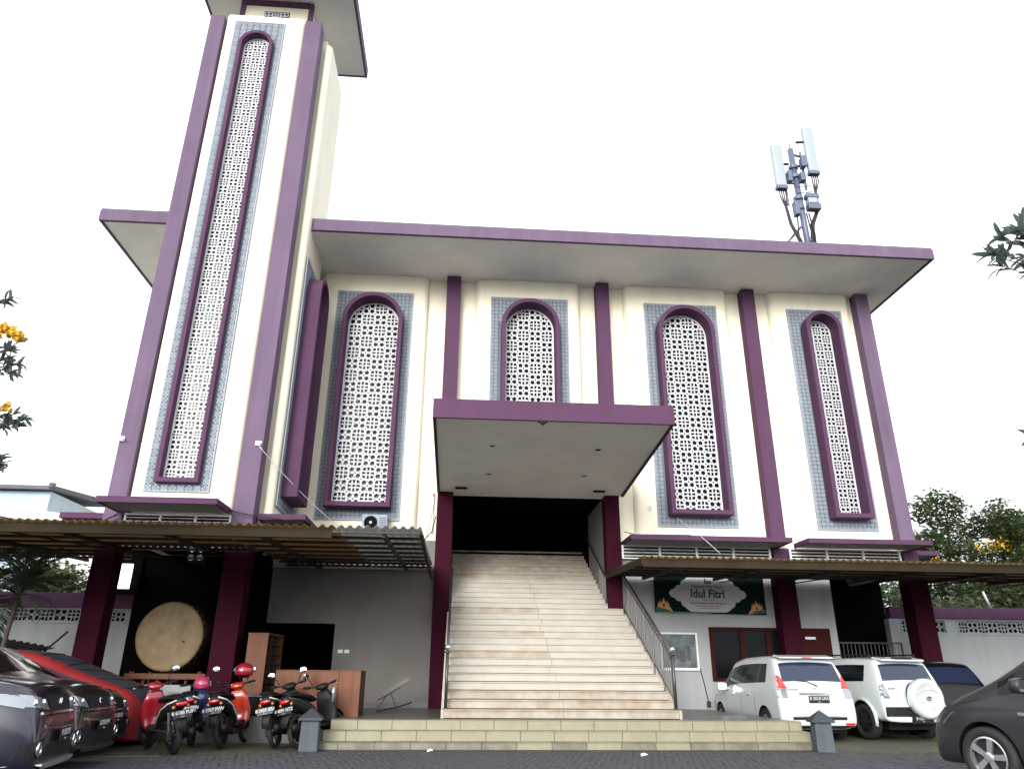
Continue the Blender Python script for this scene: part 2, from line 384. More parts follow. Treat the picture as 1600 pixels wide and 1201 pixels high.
# wall between and behind; the raised panels with rounded edges
bays = [(-4.9, -.61, -4.37, -1.15, -3.84, -1.60), (-.19, 3.94, .27, 3.47, .73, 3.07), (4.34, 8.52, 4.82, 8.09, 5.42, 7.68), (8.92, 12.18, 9.42, 12.03, 9.92, 11.67)]
ZB = 4.59
WY, PY = 19.85, 19.62
wl = MB()
wl.box(-7.6, 12.5, WY, WY+.25, 6.2, ZS-.006); wl.box(-7.6, -.3, WY, WY+.25, ZB-.1, 6.2); wl.box(4.05, 12.5, WY, WY+.25, ZB-.1, 6.2)
part(wl, 'wall', M['cream'])
part(MB().box(-7.6, -7.4, 20.1, 34, 0, ZS-.01).box(12.3, 12.5, 20.1, 34, 3.9, ZS-.01).box(-7.4, 12.3, 33.8, 34, 0, ZS-.01), 'outer_wall', M['cream'])
def rounded_panel(x0, x1, y, z0, z1, hole, depth, r=.17, n=6):
    mb = MB(); mb.plate([(x0+r, z0), (x1-r, z0), (x1-r, z1), (x0+r, z1)], [hole] if hole else [], y, y+depth, skip_outer=True, back=False)
    for s, xe in ((-1, x0), (1, x1)):
        prof = [(xe-s*r+s*r*sin(pi/2*k/n), y+r-r*cos(pi/2*k/n)) for k in range(n+1)]+[(xe, y+depth)]
        vs = [(a, b, z0) for a, b in prof]+[(a, b, z1) for a, b in prof]; m = len(prof)
        fs = [(i, i+1, i+1+m, i+m) if s > 0 else (i+1, i, i+m, i+1+m) for i in range(m-1)]
        mb.add(vs, fs)
    mb.box(x0+r, x1-r, y+.01, y+depth, z0-.004, z0); mb.box(x0+.02, x1-.02, y+r*.9, y+depth, z0-.003, z0+.001)
    return mb
WIN = [(-2.705, 1.73), (1.90, 1.70), (6.565, 1.71), (10.83, 1.10)]
for i, (a, b, p0, p1, g0, g1) in enumerate(bays):
    cx, W = WIN[i]; hw = W/2+.02
    zlo = 5.1
    hole = [(cx-hw, zlo), (cx-hw, 11.7), (cx+hw, 11.7), (cx+hw, zlo)]
    z0 = ZB if i != 1 else 6.4
    if i == 1: hole = [(cx-hw, 6.6), (cx-hw, 11.7), (cx+hw, 11.7), (cx+hw, 6.6)]
    o = part(rounded_panel(p0, p1, PY, z0, ZS-.006, hole, WY-PY-.002, r=.2), 'wall_panel', M['cream'], smooth=False)

# ---- lattice cells (unit square, holes cut through)
c_ = .085
OUT = [(-.5+c_, -.5), (.5-c_, -.5), (.5, -.5+c_), (.5, .5-c_), (.5-c_, .5), (-.5+c_, .5), (-.5, .5-c_), (-.5, -.5+c_)]
def cellA():
    h = []
    for sx in (-1, 1):
        for sz in (-1, 1):
            a = math.atan2(sz, sx); h.append([(sx*.245+.212*cos(a+2*pi*k/5+pi/5), sz*.245+.212*sin(a+2*pi*k/5+pi/5)) for k in range(5)])
    h.append(ringpoly(0, 0, .10, 4, 0))
    for k in range(4):
        a = k*pi/2; u = V((cos(a), sin(a))); v = V((-sin(a), cos(a)))
        h.append([tuple(u*.29), tuple(u*.39+v*.05), tuple(u*.475), tuple(u*.39-v*.05)])
    return h
def cellB():
    h = [ringpoly(0, 0, .125, 8, pi/8)]
    for sx in (-1, 1):
        for sz in (-1, 1): h.append([(sx*.18, sz*.18), (sx*.18, sz*.43), (sx*.31, sz*.455), (sx*.455, sz*.31), (sx*.43, sz*.18)])
    for k in range(4):
        a = k*pi/2; u = V((cos(a), sin(a))); v = V((-sin(a), cos(a)))
        h.append([tuple(u*.18+v*.115), tuple(u*.18-v*.115), tuple(u*.28-v*.075), tuple(u*.46-v*.14), tuple(u*.46+v*.14), tuple(u*.28+v*.075)])
    return h
def unit_cell(holes):
    m = MB(); m.plate(OUT, holes, 0, 1, skip_outer=True, back=False); return m
UA, UB = unit_cell(cellA()), unit_cell(cellB())
def grille_mesh(x0, x1, z0, z1, cols, thick=.03, y=0, phase=0):
    s = (x1-x0)/cols; rows = int(math.ceil((z1-z0)/s)); mb = MB()
    for j in range(rows):
        for i in range(cols):
            u = UA if (i+j+phase) % 2 else UB
            mb.add([(x0+(i+.5+p[0])*s, y+p[1]*thick, z0+(j+.5+p[2])*s) for p in u.v], u.f)
    return mb, rows*s
def relief_mesh(x0, x1, z0, z1, hw, ztop, zbot, s=.145, y=0):
    # carved ornament: little raised rings, crosses and bars on the grey slab, kept clear of the window frame
    mb = MB(); nx = int((x1-x0)/s); nz = int((z1-z0)/s); sx = (x1-x0)/nx; sz = (z1-z0)/nz; sp = ztop-hw; cx = 0
    for i in range(nx):
        for j in range(nz):
            x = x0+(i+.5)*sx; z = z0+(j+.5)*sz
            if z > zbot-.05 and (abs(x) < hw+sx*.45) and (z < sp or math.hypot(x, z-sp) < hw+sx*.55): continue
            if (i+j) % 2:
                o = ringpoly(x, z, sx*.5, 4, 0); h = ringpoly(x, z, sx*.30, 4, 0)
                mb.plate(o, [h], y-.016, y+.004, back=False); mb.plate(ringpoly(x, z, sx*.15, 4, pi/4), [], y-.016, y+.004, back=False)
            else:
                for a in (pi/4, -pi/4):
                    u = V((cos(a), sin(a))); v = V((-sin(a), cos(a)))
                    L_, w_ = sx*.55, sx*.075
                    q = [V((x, z))+u*p*L_+v*t*w_ for p, t in ((-1, -1), (1, -1), (1, 1), (-1, 1))]
                    mb.plate([tuple(p) for p in q], [], y-.013-(.002 if a > 0 else 0), y+.004, back=False)
                mb.plate(ringpoly(x, z, sx*.42, 8, 0), [ringpoly(x, z, sx*.30, 8, 0)], y-.010, y+.004, back=False)
    # raised rim
    mb.box(x0, x1, y-.02, y+.004, z0, z0+.03); mb.box(x0, x1, y-.02, y+.004, z1-.03, z1)
    mb.box(x0, x0+.03, y-.0195, y+.004, z0+.03, z1-.03); mb.box(x1-.03, x1, y-.0195, y+.004, z0+.03, z1-.03)
    return mb
def arch_window(parent, loc, rot, W, zb, zt, gx, gz, cols, depth=.46, t=.12, gcut=None, relief_s=.115):
    """round-topped window: purple box frame (the part), grey carved slab, lattice and glass as its sub-parts.
       local frame: x along the wall, y into the wall (0 = face of the raised panel), z up"""
    out = arch(W, zb, zt); inn = arch(W-2*t, zb+t, zt-t); n = len(out)
    vs = []; fs = []
    for y in (-depth, .05): vs += [(p[0], y, p[1]) for p in out] + [(p[0], y, p[1]) for p in inn]
    for i in range(n):
        j = (i+1) % n
        fs += [(i, j, n+j, n+i), (i, 2*n+i, 2*n+j, j), (n+i, n+j, 3*n+j, 3*n+i)]
    o = MB().add(vs, fs).build('window', M['purple'], parent, bevel=.008, seg=1)
    o.location = loc; o.rotation_euler = rot
    g0, g1 = gx; h0, h1 = gz
    r1 = arch(W-.05, zb+.02, zt-.02)
    z0 = gcut if gcut else h0
    if gcut: r1 = arch(W-.05, gcut+.02, zt-.02)
    MB().plate([(g0, z0), (g1, z0), (g1, h1), (g0, h1)], [r1], -.03, -.004, back=False).build('relief_panel', M['relief_bg'], o)
    relief_mesh(g0, g1, z0, h1, W/2, zt, zb, s=relief_s, y=-.03).build('relief_carving', M['relief'], o, kind='stuff')
    w2 = W/2-t; zlo = (gcut or zb)+.02; bw = .028
    gm, hh = grille_mesh(-w2+bw, w2-bw, zlo+t-.02, zt-t, cols, y=.03, thick=(W-2*t)/cols*.035)
    # border of the lattice sheet
    gm.box(-w2-.03, -w2+bw, .026, .06, zlo, zt); gm.box(w2-bw, w2+.03, .026, .06, zlo, zt)
    ar = [(w2*cos(pi*k/16), zt-W/2+w2*sin(pi*k/16)) for k in range(17)]; ai = [((w2-.045)*cos(pi*k/16), zt-W/2+(w2-.045)*sin(pi*k/16)) for k in range(17)]
    for k in range(16):
        gm.add([(ar[k][0], .022, ar[k][1]), (ar[k+1][0], .022, ar[k+1][1]), (ai[k+1][0], .022, ai[k+1][1]), (ai[k][0], .022, ai[k][1])], [(0, 1, 2, 3)])
    gm.build('lattice', M['grille'], o)
    MB().box(-W/2+.01, W/2-.01, .15, .165, zlo, zt-.02).build('pane', M['pane'], o)
    return o
bo = V(B.location)
for i, (a, b, p0, p1, g0, g1) in enumerate(bays):
    cx, W = WIN[i]
    arch_window(B, V((cx, PY, 0))-bo, (0, 0, 0), W, 5.27 if i != 1 else 6.47, 11.62, (g0-cx, g1-cx), (4.98, 11.84), 4 if i < 3 else 3, gcut=6.45 if i == 1 else None)
# roof slab: soffit, fascia, drip
RL_, RR_, RF, RBk = -9.92, 13.44, 17.3, 36.0
part(MB().box(RL_+.10, RR_-.10, RF+.10, RBk-.1, ZS, ZS+.1), 'soffit', M['soffit'])
part(MB().box(RL_, RR_, RF, RF+.1, ZS-.02, ZS+.31).box(RL_, RL_+.1, RF+.1, RBk, ZS-.02, ZS+.31).box(RR_-.1, RR_, RF+.1, RBk, ZS-.02, ZS+.31), 'roof_fascia', M['purple_haze'], bevel=.01)
part(MB().box(RL_+.02, RR_-.02, RF+.02, RBk, ZS+.315, ZS+.36), 'roof_deck', M['house_roof'])
# porch canopy over the stairs
cv = MB()
x0, x1 = -.62, 4.46
cv.hexa([(x0+.07, 14.37, 6.12), (x1-.07, 14.37, 6.12), (x1-.07, 19.83, 5.76), (x0+.07, 19.83, 5.76)], [(x0+.07, 14.37, 6.4), (x1-.07, 14.37, 6.4), (x1-.07, 19.83, 6.4), (x0+.07, 19.83, 6.4)])
part(cv, 'canopy_soffit', M['soffit'])
cf = MB()
cf.box(x0, x1, 14.3, 14.37, 6.10, 6.52)
for xa, xb in ((x0, x0+.07), (x1-.07, x1)):
    cf.hexa([(xa, 14.372, 6.10), (xb, 14.372, 6.10), (xb, 19.45, 5.74), (xa, 19.45, 5.74)], [(xa, 14.372, 6.52), (xb, 14.372, 6.52), (xb, 19.45, 6.52), (xa, 19.45, 6.52)])
part(cf, 'canopy_fascia', M['purple'], bevel=.006)
part(MB().box(x0+.07, x1-.07, 14.37, 19.6, 6.402, 6.44), 'canopy_deck', M['house_roof'])
for (x, y, z) in ((.69, 15.9, 6.016), (3.12, 15.95, 6.012), (.70, 17.9, 5.885), (3.11, 17.85, 5.888)):
    part(MB().lathe([(.075, 0), (.075, -.012), (.055, -.012), (.055, 0)], (x, y, z), n=16), 'downlight', M['chrome'])
for x in (.02, 3.72): part(MB().box(x-.16, x+.16, 19.0, 19.12, 5.77, 5.80), 'vent_slot', M['black'])
lm = MB(); lm.box(1.56, 1.76, 14.26, 14.34, 6.06, 6.098); lm.ell((1.66, 14.3, 6.04), .05, .05, .04)
part(lm, 'spotlight', M['black'])
# dark hall at the head of the stairs
hall = MB()
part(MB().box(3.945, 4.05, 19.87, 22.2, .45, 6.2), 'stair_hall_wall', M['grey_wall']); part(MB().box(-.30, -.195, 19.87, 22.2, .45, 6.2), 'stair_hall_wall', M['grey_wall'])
part(MB().box(3.945, 4.05, 22.204, 30, .45, 6.2), 'inner_hall_wall', M['dark']); part(MB().box(-.30, -.195, 22.204, 30, .45, 6.2), 'inner_hall_wall', M['dark'])  # same side walls further in, blackened to carry the hall's shade
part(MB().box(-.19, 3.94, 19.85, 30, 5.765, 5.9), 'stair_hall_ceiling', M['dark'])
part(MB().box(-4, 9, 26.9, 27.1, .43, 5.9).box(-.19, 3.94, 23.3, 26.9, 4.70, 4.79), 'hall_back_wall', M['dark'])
# ledges with vent bands under the windows
def ledge(x0, x1, y0, y1, z, name='ledge'):
    part(MB().box(x0, x1, y0, y0+.05, z-.125, z).box(x0, x0+.05, y0+.05, y1, z-.125, z).box(x1-.05, x1, y0+.05, y1, z-.125, z), name, M['purple'], bevel=.006)
    part(MB().box(x0+.05, x1-.05, y0+.05, y1, z-.11, z-.02), 'ledge_soffit', M['white_wall'])
ledge(4.40, 8.67, 18.57, 19.84, 4.575)
ledge(9.10, 12.46, 18.57, 19.48, 4.575)
ledge(12.62, 13.72, 20.2, 22.5, 4.575)
ledge(-7.6, -8.85, 17.5, 19.6, 4.57) if False else None
def vent(x0, x1, y, z0, z1, n):
    part(MB().box(x0, x1, y+.08, y+.1, z0, z1), 'vent_back', M['black'])
    fr = MB().box(x0, x1, y-.02, y+.03, z1-.035, z1).box(x0, x1, y-.02, y+.03, z0, z0+.03)
    for k in range(n+1):
        x = x0+(x1-x0-.05)*k/n; fr.box(x, x+.05, y-.022, y+.028, z0+.03, z1-.035)
    part(fr, 'vent_frame', M['white_plastic'])
    for k in range(3):
        z = z0+.07+k*.085
        part(MB().hexa([(x0+.05, y-.01, z), (x1-.05, y-.01, z), (x1-.05, y+.04, z+.03), (x0+.05, y+.04, z+.03)], [(x0+.05, y-.01, z+.012), (x1-.05, y-.01, z+.012), (x1-.05, y+.04, z+.042), (x0+.05, y+.04, z+.042)]), 'louvre', M['soffit'])
vent(4.36, 8.46, 19.55, 4.10, 4.46, 4)
vent(8.98, 12.12, 19.55, 4.10, 4.46, 3)
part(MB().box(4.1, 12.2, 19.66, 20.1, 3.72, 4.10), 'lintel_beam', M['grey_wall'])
# ground floor walls
gw = MB()
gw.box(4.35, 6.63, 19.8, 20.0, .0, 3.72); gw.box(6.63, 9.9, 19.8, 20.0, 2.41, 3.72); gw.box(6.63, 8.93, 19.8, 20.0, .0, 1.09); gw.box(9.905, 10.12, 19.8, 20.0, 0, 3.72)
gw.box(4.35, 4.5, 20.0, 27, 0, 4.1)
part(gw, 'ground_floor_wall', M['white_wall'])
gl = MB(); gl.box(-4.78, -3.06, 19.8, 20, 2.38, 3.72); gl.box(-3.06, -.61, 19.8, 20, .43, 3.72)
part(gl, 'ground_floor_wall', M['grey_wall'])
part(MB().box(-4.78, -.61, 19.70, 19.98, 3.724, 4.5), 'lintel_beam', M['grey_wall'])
part(MB().box(-3.12, -.62, 19.785, 19.8, .43, .55), 'skirting', M['podium'])
sw_ = MB().box(-2.93, -2.81, 19.785, 19.8, 1.68, 1.76).box(-2.77, -2.65, 19.785, 19.8, 1.68, 1.76)
part(sw_, 'wall_socket', M['white_plastic'])
# rooms behind the openings, their shade put into near-black walls and sheets
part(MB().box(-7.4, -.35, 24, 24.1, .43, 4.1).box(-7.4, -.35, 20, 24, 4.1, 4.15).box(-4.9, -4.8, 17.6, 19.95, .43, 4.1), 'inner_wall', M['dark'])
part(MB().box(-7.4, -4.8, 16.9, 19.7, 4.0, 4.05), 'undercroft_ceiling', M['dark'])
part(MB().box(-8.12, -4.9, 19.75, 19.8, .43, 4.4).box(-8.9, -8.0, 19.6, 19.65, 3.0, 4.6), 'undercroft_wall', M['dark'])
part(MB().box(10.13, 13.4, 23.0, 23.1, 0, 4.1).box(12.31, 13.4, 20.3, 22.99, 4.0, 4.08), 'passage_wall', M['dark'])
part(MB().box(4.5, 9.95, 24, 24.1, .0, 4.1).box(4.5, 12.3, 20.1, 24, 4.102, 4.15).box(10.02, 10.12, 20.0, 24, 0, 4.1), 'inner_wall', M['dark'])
# window and door of the office
win = part(MB().box(6.63, 8.93, 19.74, 19.80, 1.09, 1.17).box(6.63, 8.93, 19.74, 19.80, 2.33, 2.41).box(6.63, 6.73, 19.74, 19.8, 1.17, 2.33).box(8.83, 8.93, 19.74, 19.8, 1.17, 2.33).box(7.43, 7.56, 19.74, 19.8, 1.17, 2.33).box(8.13, 8.26, 19.74, 19.8, 1.17, 2.33), 'office_window', M['frame_red'], bevel=.006)
for a, b in ((6.73, 7.43), (7.56, 8.13), (8.26, 8.83)):
    c = MB().box(a, b, 19.785, 19.79, 1.17, 2.33).build('pane', M['office_pane'], win)
dr = part(MB().box(8.98, 9.9, 19.75, 19.82, .43, 2.40), 'office_door', M['frame_red'], bevel=.006)
MB().box(9.2, 9.48, 19.742, 19.749, 2.13, 2.19).build('door_sign', M['paper'], dr)
MB().tube([(9.06, 19.70, 1.3), (9.06, 19.70, 1.45)], .012).build('handle', M['chrome'], dr)

# ---------------------------------------------------------------- staircase
SX0, SX1 = -.17, 4.27
NS, Y0s, RI, RU = 28, 14.85, .1575, .315
ST = empty('staircase', (2.05, 14.85, .43), label='long flight of pale marble stairs with steel handrails rising under the porch canopy', cat='staircase')
cr = MB()
for k in range(NS):
    y = Y0s+k*RU; xa, xb = (SX0, SX1) if y < 19.3 else (-.185, 3.935)
    cr.box(xa+.01, xb-.01, y+.02, y+RU+.02 if k < NS-1 else y+.6, .44, FZ+(k+1)*RI-.025)
part(cr, 'stair_core', M['grout'], ST)
for k in range(NS):
    y = Y0s+k*RU; zt = FZ+(k+1)*RI; xa, xb = (SX0, SX1) if y < 19.3 else (-.183, 3.933)
    xj = 2.05-.35*k/NS*0 + random.uniform(-.06, .06)
    for a, b in ((xa, xj-.002), (xj+.002, xb)):
        m = M['marble2'] if (k < 3 or random.random() < .22 or k > 20) else M['marble']  # top steps always take the browner marble: hall shade put into their colour
        j = random.uniform(-.003, .003)
        mb = MB().box(a, b, y+j, y+.02, zt-RI+.012, zt-.024).box(a, b, y-.018+j, y+RU+.018, zt-.022, zt)
        part(mb, 'marble_slab', m, ST, bevel=.003, seg=1)
sds = [MB(), MB()]
for k in range(14):
    y = Y0s+k*RU; z1 = FZ+(k+1)*RI
    for q, (xa, xb) in enumerate(((SX0-.05, SX0-.002), (SX1+.002, SX1+.05))): sds[q].box(xa, xb, y-.01, y+RU-.011, .432, z1-.002)
for q in sds: part(q, 'side_wall', M['marble'], ST)
def rail(x, balx):
    ya, za = 14.98, FZ+RI+1.0; yb = 19.25; zb = za+(yb-ya)*RI/RU
    part(MB().tube([(x, ya, za), (x, yb, zb)], .028, 10).tube([(x, ya, za-.12), (x, yb, zb-.12)], .014, 8).tube([(x, ya, za-.86), (x, yb, zb-.86)], .014, 8), 'handrail', M['steel'], ST, smooth=True)
    part(MB().tube([(x, ya, FZ+RI), (x, ya, za+.03)], .032, 12).lathe([(.05, 0), (.05, .03), (.03, .05)], (x, ya, za-.02), n=12).lathe([(.05, 0), (.05, .02)], (x, ya, FZ+RI), n=12), 'newel_post', M['steel'], ST, smooth=True)
    part(MB().ell((x, ya, za+.085), .06, .06, .06), 'finial', M['chrome'], ST, smooth=True)
    nb = 30
    for i in range(1, nb):
        y = ya+(yb-ya)*i/nb; z = za+(y-ya)*RI/RU
        lo = z-.86 if i % 5 else z-1.12
        part(MB().tube([(x, y, lo), (x, y, z-.02)], .009 if i % 5 else .018, 6), 'baluster', M['steel'], ST)
rail(SX1-.02, 0); rail(SX0+.03, 0)
# short level return and the wall rail further up
part(MB().tube([(4.25, 19.25, 3.72), (4.25, 19.36, 3.76), (3.86, 19.4, 3.60), (3.86, 22.9, 5.5)], .024, 8), 'handrail', M['steel'], ST, smooth=True)
for y in (19.5, 20.1, 20.7, 21.4, 22.1): part(MB().tube([(3.86, y, 3.62+(y-19.4)*.54), (3.94, y, 3.56+(y-19.4)*.54)], .01, 6), 'rail_bracket', M['steel'], ST)
for i in range(7):
    y = 19.4+i*.13; part(MB().tube([(3.86, y, 2.95+i*.07), (3.86, y, 3.62+i*.07)], .009, 6), 'baluster', M['steel'], ST)
# ================================================================ minaret
T = empty('minaret', (-6.15, 17.6, 0), label='tall square minaret with purple corner pillars at the left end of the hall', cat='minaret')
def tp(mb, name, m, **k): return part(mb, name, m, T, **k)
TZ = 19.12
tp(MB().box(-7.77, -7.36, 16.5, 16.9, 4.46, TZ+1.0).box(-5.03, -4.55, 16.5, 16.9, 4.46, TZ), 'pillar', M['purple'], bevel=.012) if False else None
for a, b, hz in ((-7.77, -7.36, TZ), (-5.03, -4.56, TZ)):
    tp(MB().box(a, b, 16.5, 16.92, 4.0, hz), 'pillar', M['purple_haze'], bevel=.012)
    tp(MB().box(a-.02, b+.02, 16.48, 16.94, .435, 3.995), 'column', M['maroon'], bevel=.012)
for a, b in ((-7.85, -7.3), (-5.12, -4.48)): tp(MB().box(a, b, 16.4, 17.0, .432, .62), 'plinth', M['white_wall'], bevel=.01)
# front skin with long window, side skins
GX = (-7.03, -5.60); cxT = -6.30; WT = .96
hw = WT/2+.02
tp(rounded_panel(-7.34, -5.05, 16.53, 4.58, 19.2, [(cxT-hw, 5.0), (cxT-hw, 18.55), (cxT+hw, 18.55), (cxT+hw, 5.0)], .4, r=.17), 'wall_panel', M['cream'])
arch_window(T, V((cxT, 16.53, 0))-V(T.location), (0, 0, 0), WT, 5.11, 18.46, (GX[0]-cxT, GX[1]-cxT), (4.92, 18.93), 3, depth=.20, t=.10, relief_s=.16)
core = MB().box(-7.6, -4.47, 17.12, 19.84, 4.0, 19.0).box(-7.36, -5.0, 16.92, 17.2, 4.3, 19.0)
tp(core, 'wall', M['cream'])
# right-hand side: raised panel facing +x with its own window
def side(mb):   # turn a mesh written for the front (x along, y depth) to face +x, at plane x = X0
    mb.v = [(-4.30-v[1], v[0], v[2]) for v in mb.v]; return mb
sp_ = side(rounded_panel(17.0, 19.2, 0, 4.58, 18.75, [(17.48, 5.05), (17.48, 11.3), (18.76, 11.3), (18.76, 5.05)], .17, r=.16)); tp(sp_, 'wall_panel', M['cream'])
so_ = arch_window(T, V((-4.295, 18.12, 0))-V(T.location), (0, 0, pi/2), 1.25, 5.1, 11.25, (-.95, .95), (4.8, 11.5), 4, depth=.42)
# neck and cap
tp(MB().box(-7.2, -5.12, 17.25, 19.9, 19.0, 20.58), 'neck', M['cream'])
for x in (-7.26, -5.2): tp(MB().box(x, x+.14, 17.18, 17.3, 19.0, 20.575), 'neck_post', M['purple'], bevel=.005)
tp(MB().box(-7.12, -5.2, 17.16, 17.3, 20.42, 20.578), 'neck_beam', M['purple'], bevel=.005)
g, hh = grille_mesh(-.36, .36, 18.7, 20.05, 3, thick=.006); o = tp(MB().add([(p[0]-6.15, p[1]+17.21, p[2]) for p in g.v], g.f), 'neck_lattice', M['grille'])
tp(MB().box(-6.53, -5.77, 17.235, 17.248, 18.9, 20.2), 'neck_pane', M['pane'])
tp(MB().box(-8.36, -3.82, 15.1, 20.05, 20.6, 20.7), 'cap_soffit', M['soffit'])
tp(MB().box(-8.44, -3.74, 15.02, 15.1, 20.58, 20.95).box(-8.44, -3.74, 20.05, 20.13, 20.58, 20.95).box(-8.44, -8.36, 15.1, 20.05, 20.58, 20.95).box(-3.82, -3.74, 15.1, 20.05, 20.58, 20.95), 'cap_fascia', M['purple_haze'], bevel=.008)
tp(MB().box(-8.4, -3.8, 15.06, 20.1, 20.96, 21.0), 'cap_deck', M['house_roof'])
tp(MB().box(-7.36, -5.035, 16.62, 17.1, 3.72, 4.1), 'beam', M['grey_wall'])
# ledges round the foot
def tl(x0, x1, y0, y1, z):
    tp(MB().box(x0, x1, y0, y0+.05, z-.13, z).box(x0, x0+.05, y0+.05, y1, z-.13, z).box(x1-.05, x1, y0+.05, y1, z-.13, z), 'ledge', M['purple'], bevel=.006)
    tp(MB().box(x0+.05, x1-.05, y0+.05, y1, z-.115, z-.02), 'ledge_soffit', M['white_wall'])
tl(-7.52, -5.06, 15.5, 16.48, 4.58)
tl(-4.52, -3.46, 16.7, 19.6, 4.52)
tl(-8.9, -7.8, 16.9, 19.6, 4.5)
fr = MB().box(-7.35, -5.04, 16.56, 16.6, 4.40, 4.44).box(-7.35, -5.04, 16.56, 16.6, 4.12, 4.16)
for k in range(4): x = -7.35+k*.755; fr.box(x, x+.05, 16.555, 16.605, 4.16, 4.40)
tp(fr, 'vent_frame', M['white_plastic'])
for k in range(3): tp(MB().box(-7.3, -5.06, 16.57, 16.60, 4.19+k*.075, 4.205+k*.075), 'louvre', M['soffit'])
tp(MB().box(-7.35, -5.04, 16.61, 16.618, 4.105, 4.46), 'vent_back', M['black'])

# ================================================================ small fixtures on the walls
def fixture(name, label, cat, loc): return empty(name, loc, 0, label, cat)
for (x, z, lb) in ((-7.71, 6.1, 'small white wall lamp on the outer left purple pillar of the minaret'), (-4.66, 6.08, 'small white wall lamp on the right purple pillar of the minaret')):
    e = fixture('wall_lamp', lb, 'lamp', (x, 16.5, z))
    MB().box(-.07, .07, -.05, -.004, -.05, .06).build('lamp_housing', M['white_plastic'], e, bevel=.008)
    MB().tube([(0, -.03, .0), (.08, -.10, -.03), (.14, -.13, -.02)], .012, 6).build('arm', M['galv'], e)
wb_ = tag(MB().box(-.06, .06, -.03, -.004, -.06, .06).build('wall_box', M['white_plastic'], None, bevel=.005, loc=(5.22, 19.62, 5.5)), 'small white junction box on the cream wall left of the third window', 'junction box')
MB().plate([(-.035, -.035), (.035, -.035), (.035, .035), (-.035, .035)], [[(-.02, -.02), (.02, -.02), (.02, .02), (-.02, .02)]], -.033, -.0305).build('cover', M['galv'], wb_)
# white rain conduit beside the left raised panel
cdm = tag(MB().tube([(-.72, 19.78, 4.7), (-.72, 19.78, 5.75)], .012, 6).tube([(-.72, 19.78, 5.75), (-.74, 19.7, 5.82)], .03, 6).build('conduit', M['white_plastic'], None, smooth=True), 'thin white conduit on the cream wall left of the porch canopy', 'conduit')
def wire(pts, r, m, label, sag=0, name='cable'):
    P = [V(p) for p in pts]
    if sag:
        a, b = P; P = [a.lerp(b, i/14)-V((0, 0, sag*4*(i/14)*(1-i/14))) for i in range(15)]
    return tag(MB().tube(P, r, 5).build(name, m, None, smooth=True), label, 'cable')
wire([(-4.62, 16.42, 6.0), (-2.95, 19.35, 4.62)], .009, M['white_plastic'], 'thin white cable sloping down from the minaret lamp to the carport roof', .10)
wire([(-7.75, 16.42, 6.05), (-11.5, 15.5, 5.1)], .007, M['white_plastic'], 'thin pale cable running left from the minaret lamp', .12)
wire([(-13.8, 16.6, 5.1), (-8.6, 16.9, 4.1)], .02, M['cable'], 'thick black cable hanging in front of the pale blue house', .05)
wire([(-7.9, 16.35, 4.05), (-7.75, 16.40, 4.2), (-7.4, 16.35, 4.36)], .018, M['cable'], 'short black cable looped on the left minaret pillar')
wire([(-5.1, 16.38, 4.52), (-4.5, 16.40, 4.40), (-3.9, 16.65, 4.38), (-3.5, 16.68, 4.40), (-3.3, 17.0, 4.3)], .014, M['cable'], 'black cable running along the ledge at the foot of the minaret')
wire([(-.63, 19.45, 5.1), (-.70, 19.4, 4.7), (-.95, 19.2, 4.35), (-1.3, 19.0, 4.12)], .014, M['cable'], 'black cable drooping from the left porch pillar to the grey roof sheets')
wire([(-.66, 19.46, 5.6), (-.74, 19.4, 5.1), (-.82, 19.3, 4.6), (-.9, 19.2, 4.3)], .008, M['cable'], 'thinner black cable beside the left porch pillar')
wire([(4.38, 19.2, 4.75), (4.6, 18.9, 4.63), (5.2, 18.7, 4.60), (6.0, 18.62, 4.59)], .01, M['cable'], 'thin black cable lying along the ledge right of the porch')
wire([(5.62, 18.5, 5.0), (6.0, 18.0, 4.5), (6.22, 17.2, 3.9)], .005, M['white_plastic'], 'thin pale wire hanging over the ledge below the third window')

# air conditioner
ac = empty('air_conditioner', (-2.2, 19.35, 4.64), 0, 'grey outdoor air conditioner unit on the carport below the first window', 'air conditioner')
MB().box(-.33, .33, -.15, .15, 0, .43).build('casing', M['ac'], ac, bevel=.015)
MB().lathe([(.175, 0), (.175, -.02), (.16, -.02), (.16, 0)], (-.1, -.152, .215), 'Y', n=28).build('fan_ring', M['black_plastic'], ac)
MB().lathe([(.155, 0), (.155, -.004)], (-.1, -.152, .215), 'Y', n=28).build('fan_opening', M['dark'], ac)
fg = MB()
for k in range(9): a = k*2*pi/9; fg.tube([(-.1+.03*cos(a), -.165, .215+.03*sin(a)), (-.1+.165*cos(a+.4), -.165, .215+.165*sin(a+.4))], .004, 4)
fg.build('fan_guard', M['steel_dark'], ac); MB().lathe([(.03, 0), (.03, -.02)], (-.1, -.16, .215), 'Y', n=12).build('fan_hub', M['white_plastic'], ac)
for k in range(6): MB().box(.12, .3, -.158, -.152, .08+k*.05, .095+k*.05).build('vent_slit', M['steel_dark'], ac)
MB().box(-.3, -.22, -.12, .12, -.09, -.003).box(.22, .3, -.12, .12, -.09, -.003).build('bracket', M['steel_dark'], ac)

# floodlight under the minaret
fl = empty('floodlight', (-5.56, 16.3, 3.55), 0, 'black hanging floodlight with four round lamps below the minaret', 'floodlight')
MB().box(-.19, .19, -.06, .04, -.2, .2).build('housing', M['black'], fl, bevel=.01)
for x in (-.09, .09):
    for z in (-.09, .09):
        MB().lathe([(.07, 0), (.07, -.03), (.062, -.032), (.0, -.012)], (x, -.062, z), 'Y', n=18, close=False).build('lamp', M['clear_lens'], fl)
MB().tube([(0, 0, .2), (0, .1, .42)], .02).build('bracket', M['black'], fl)

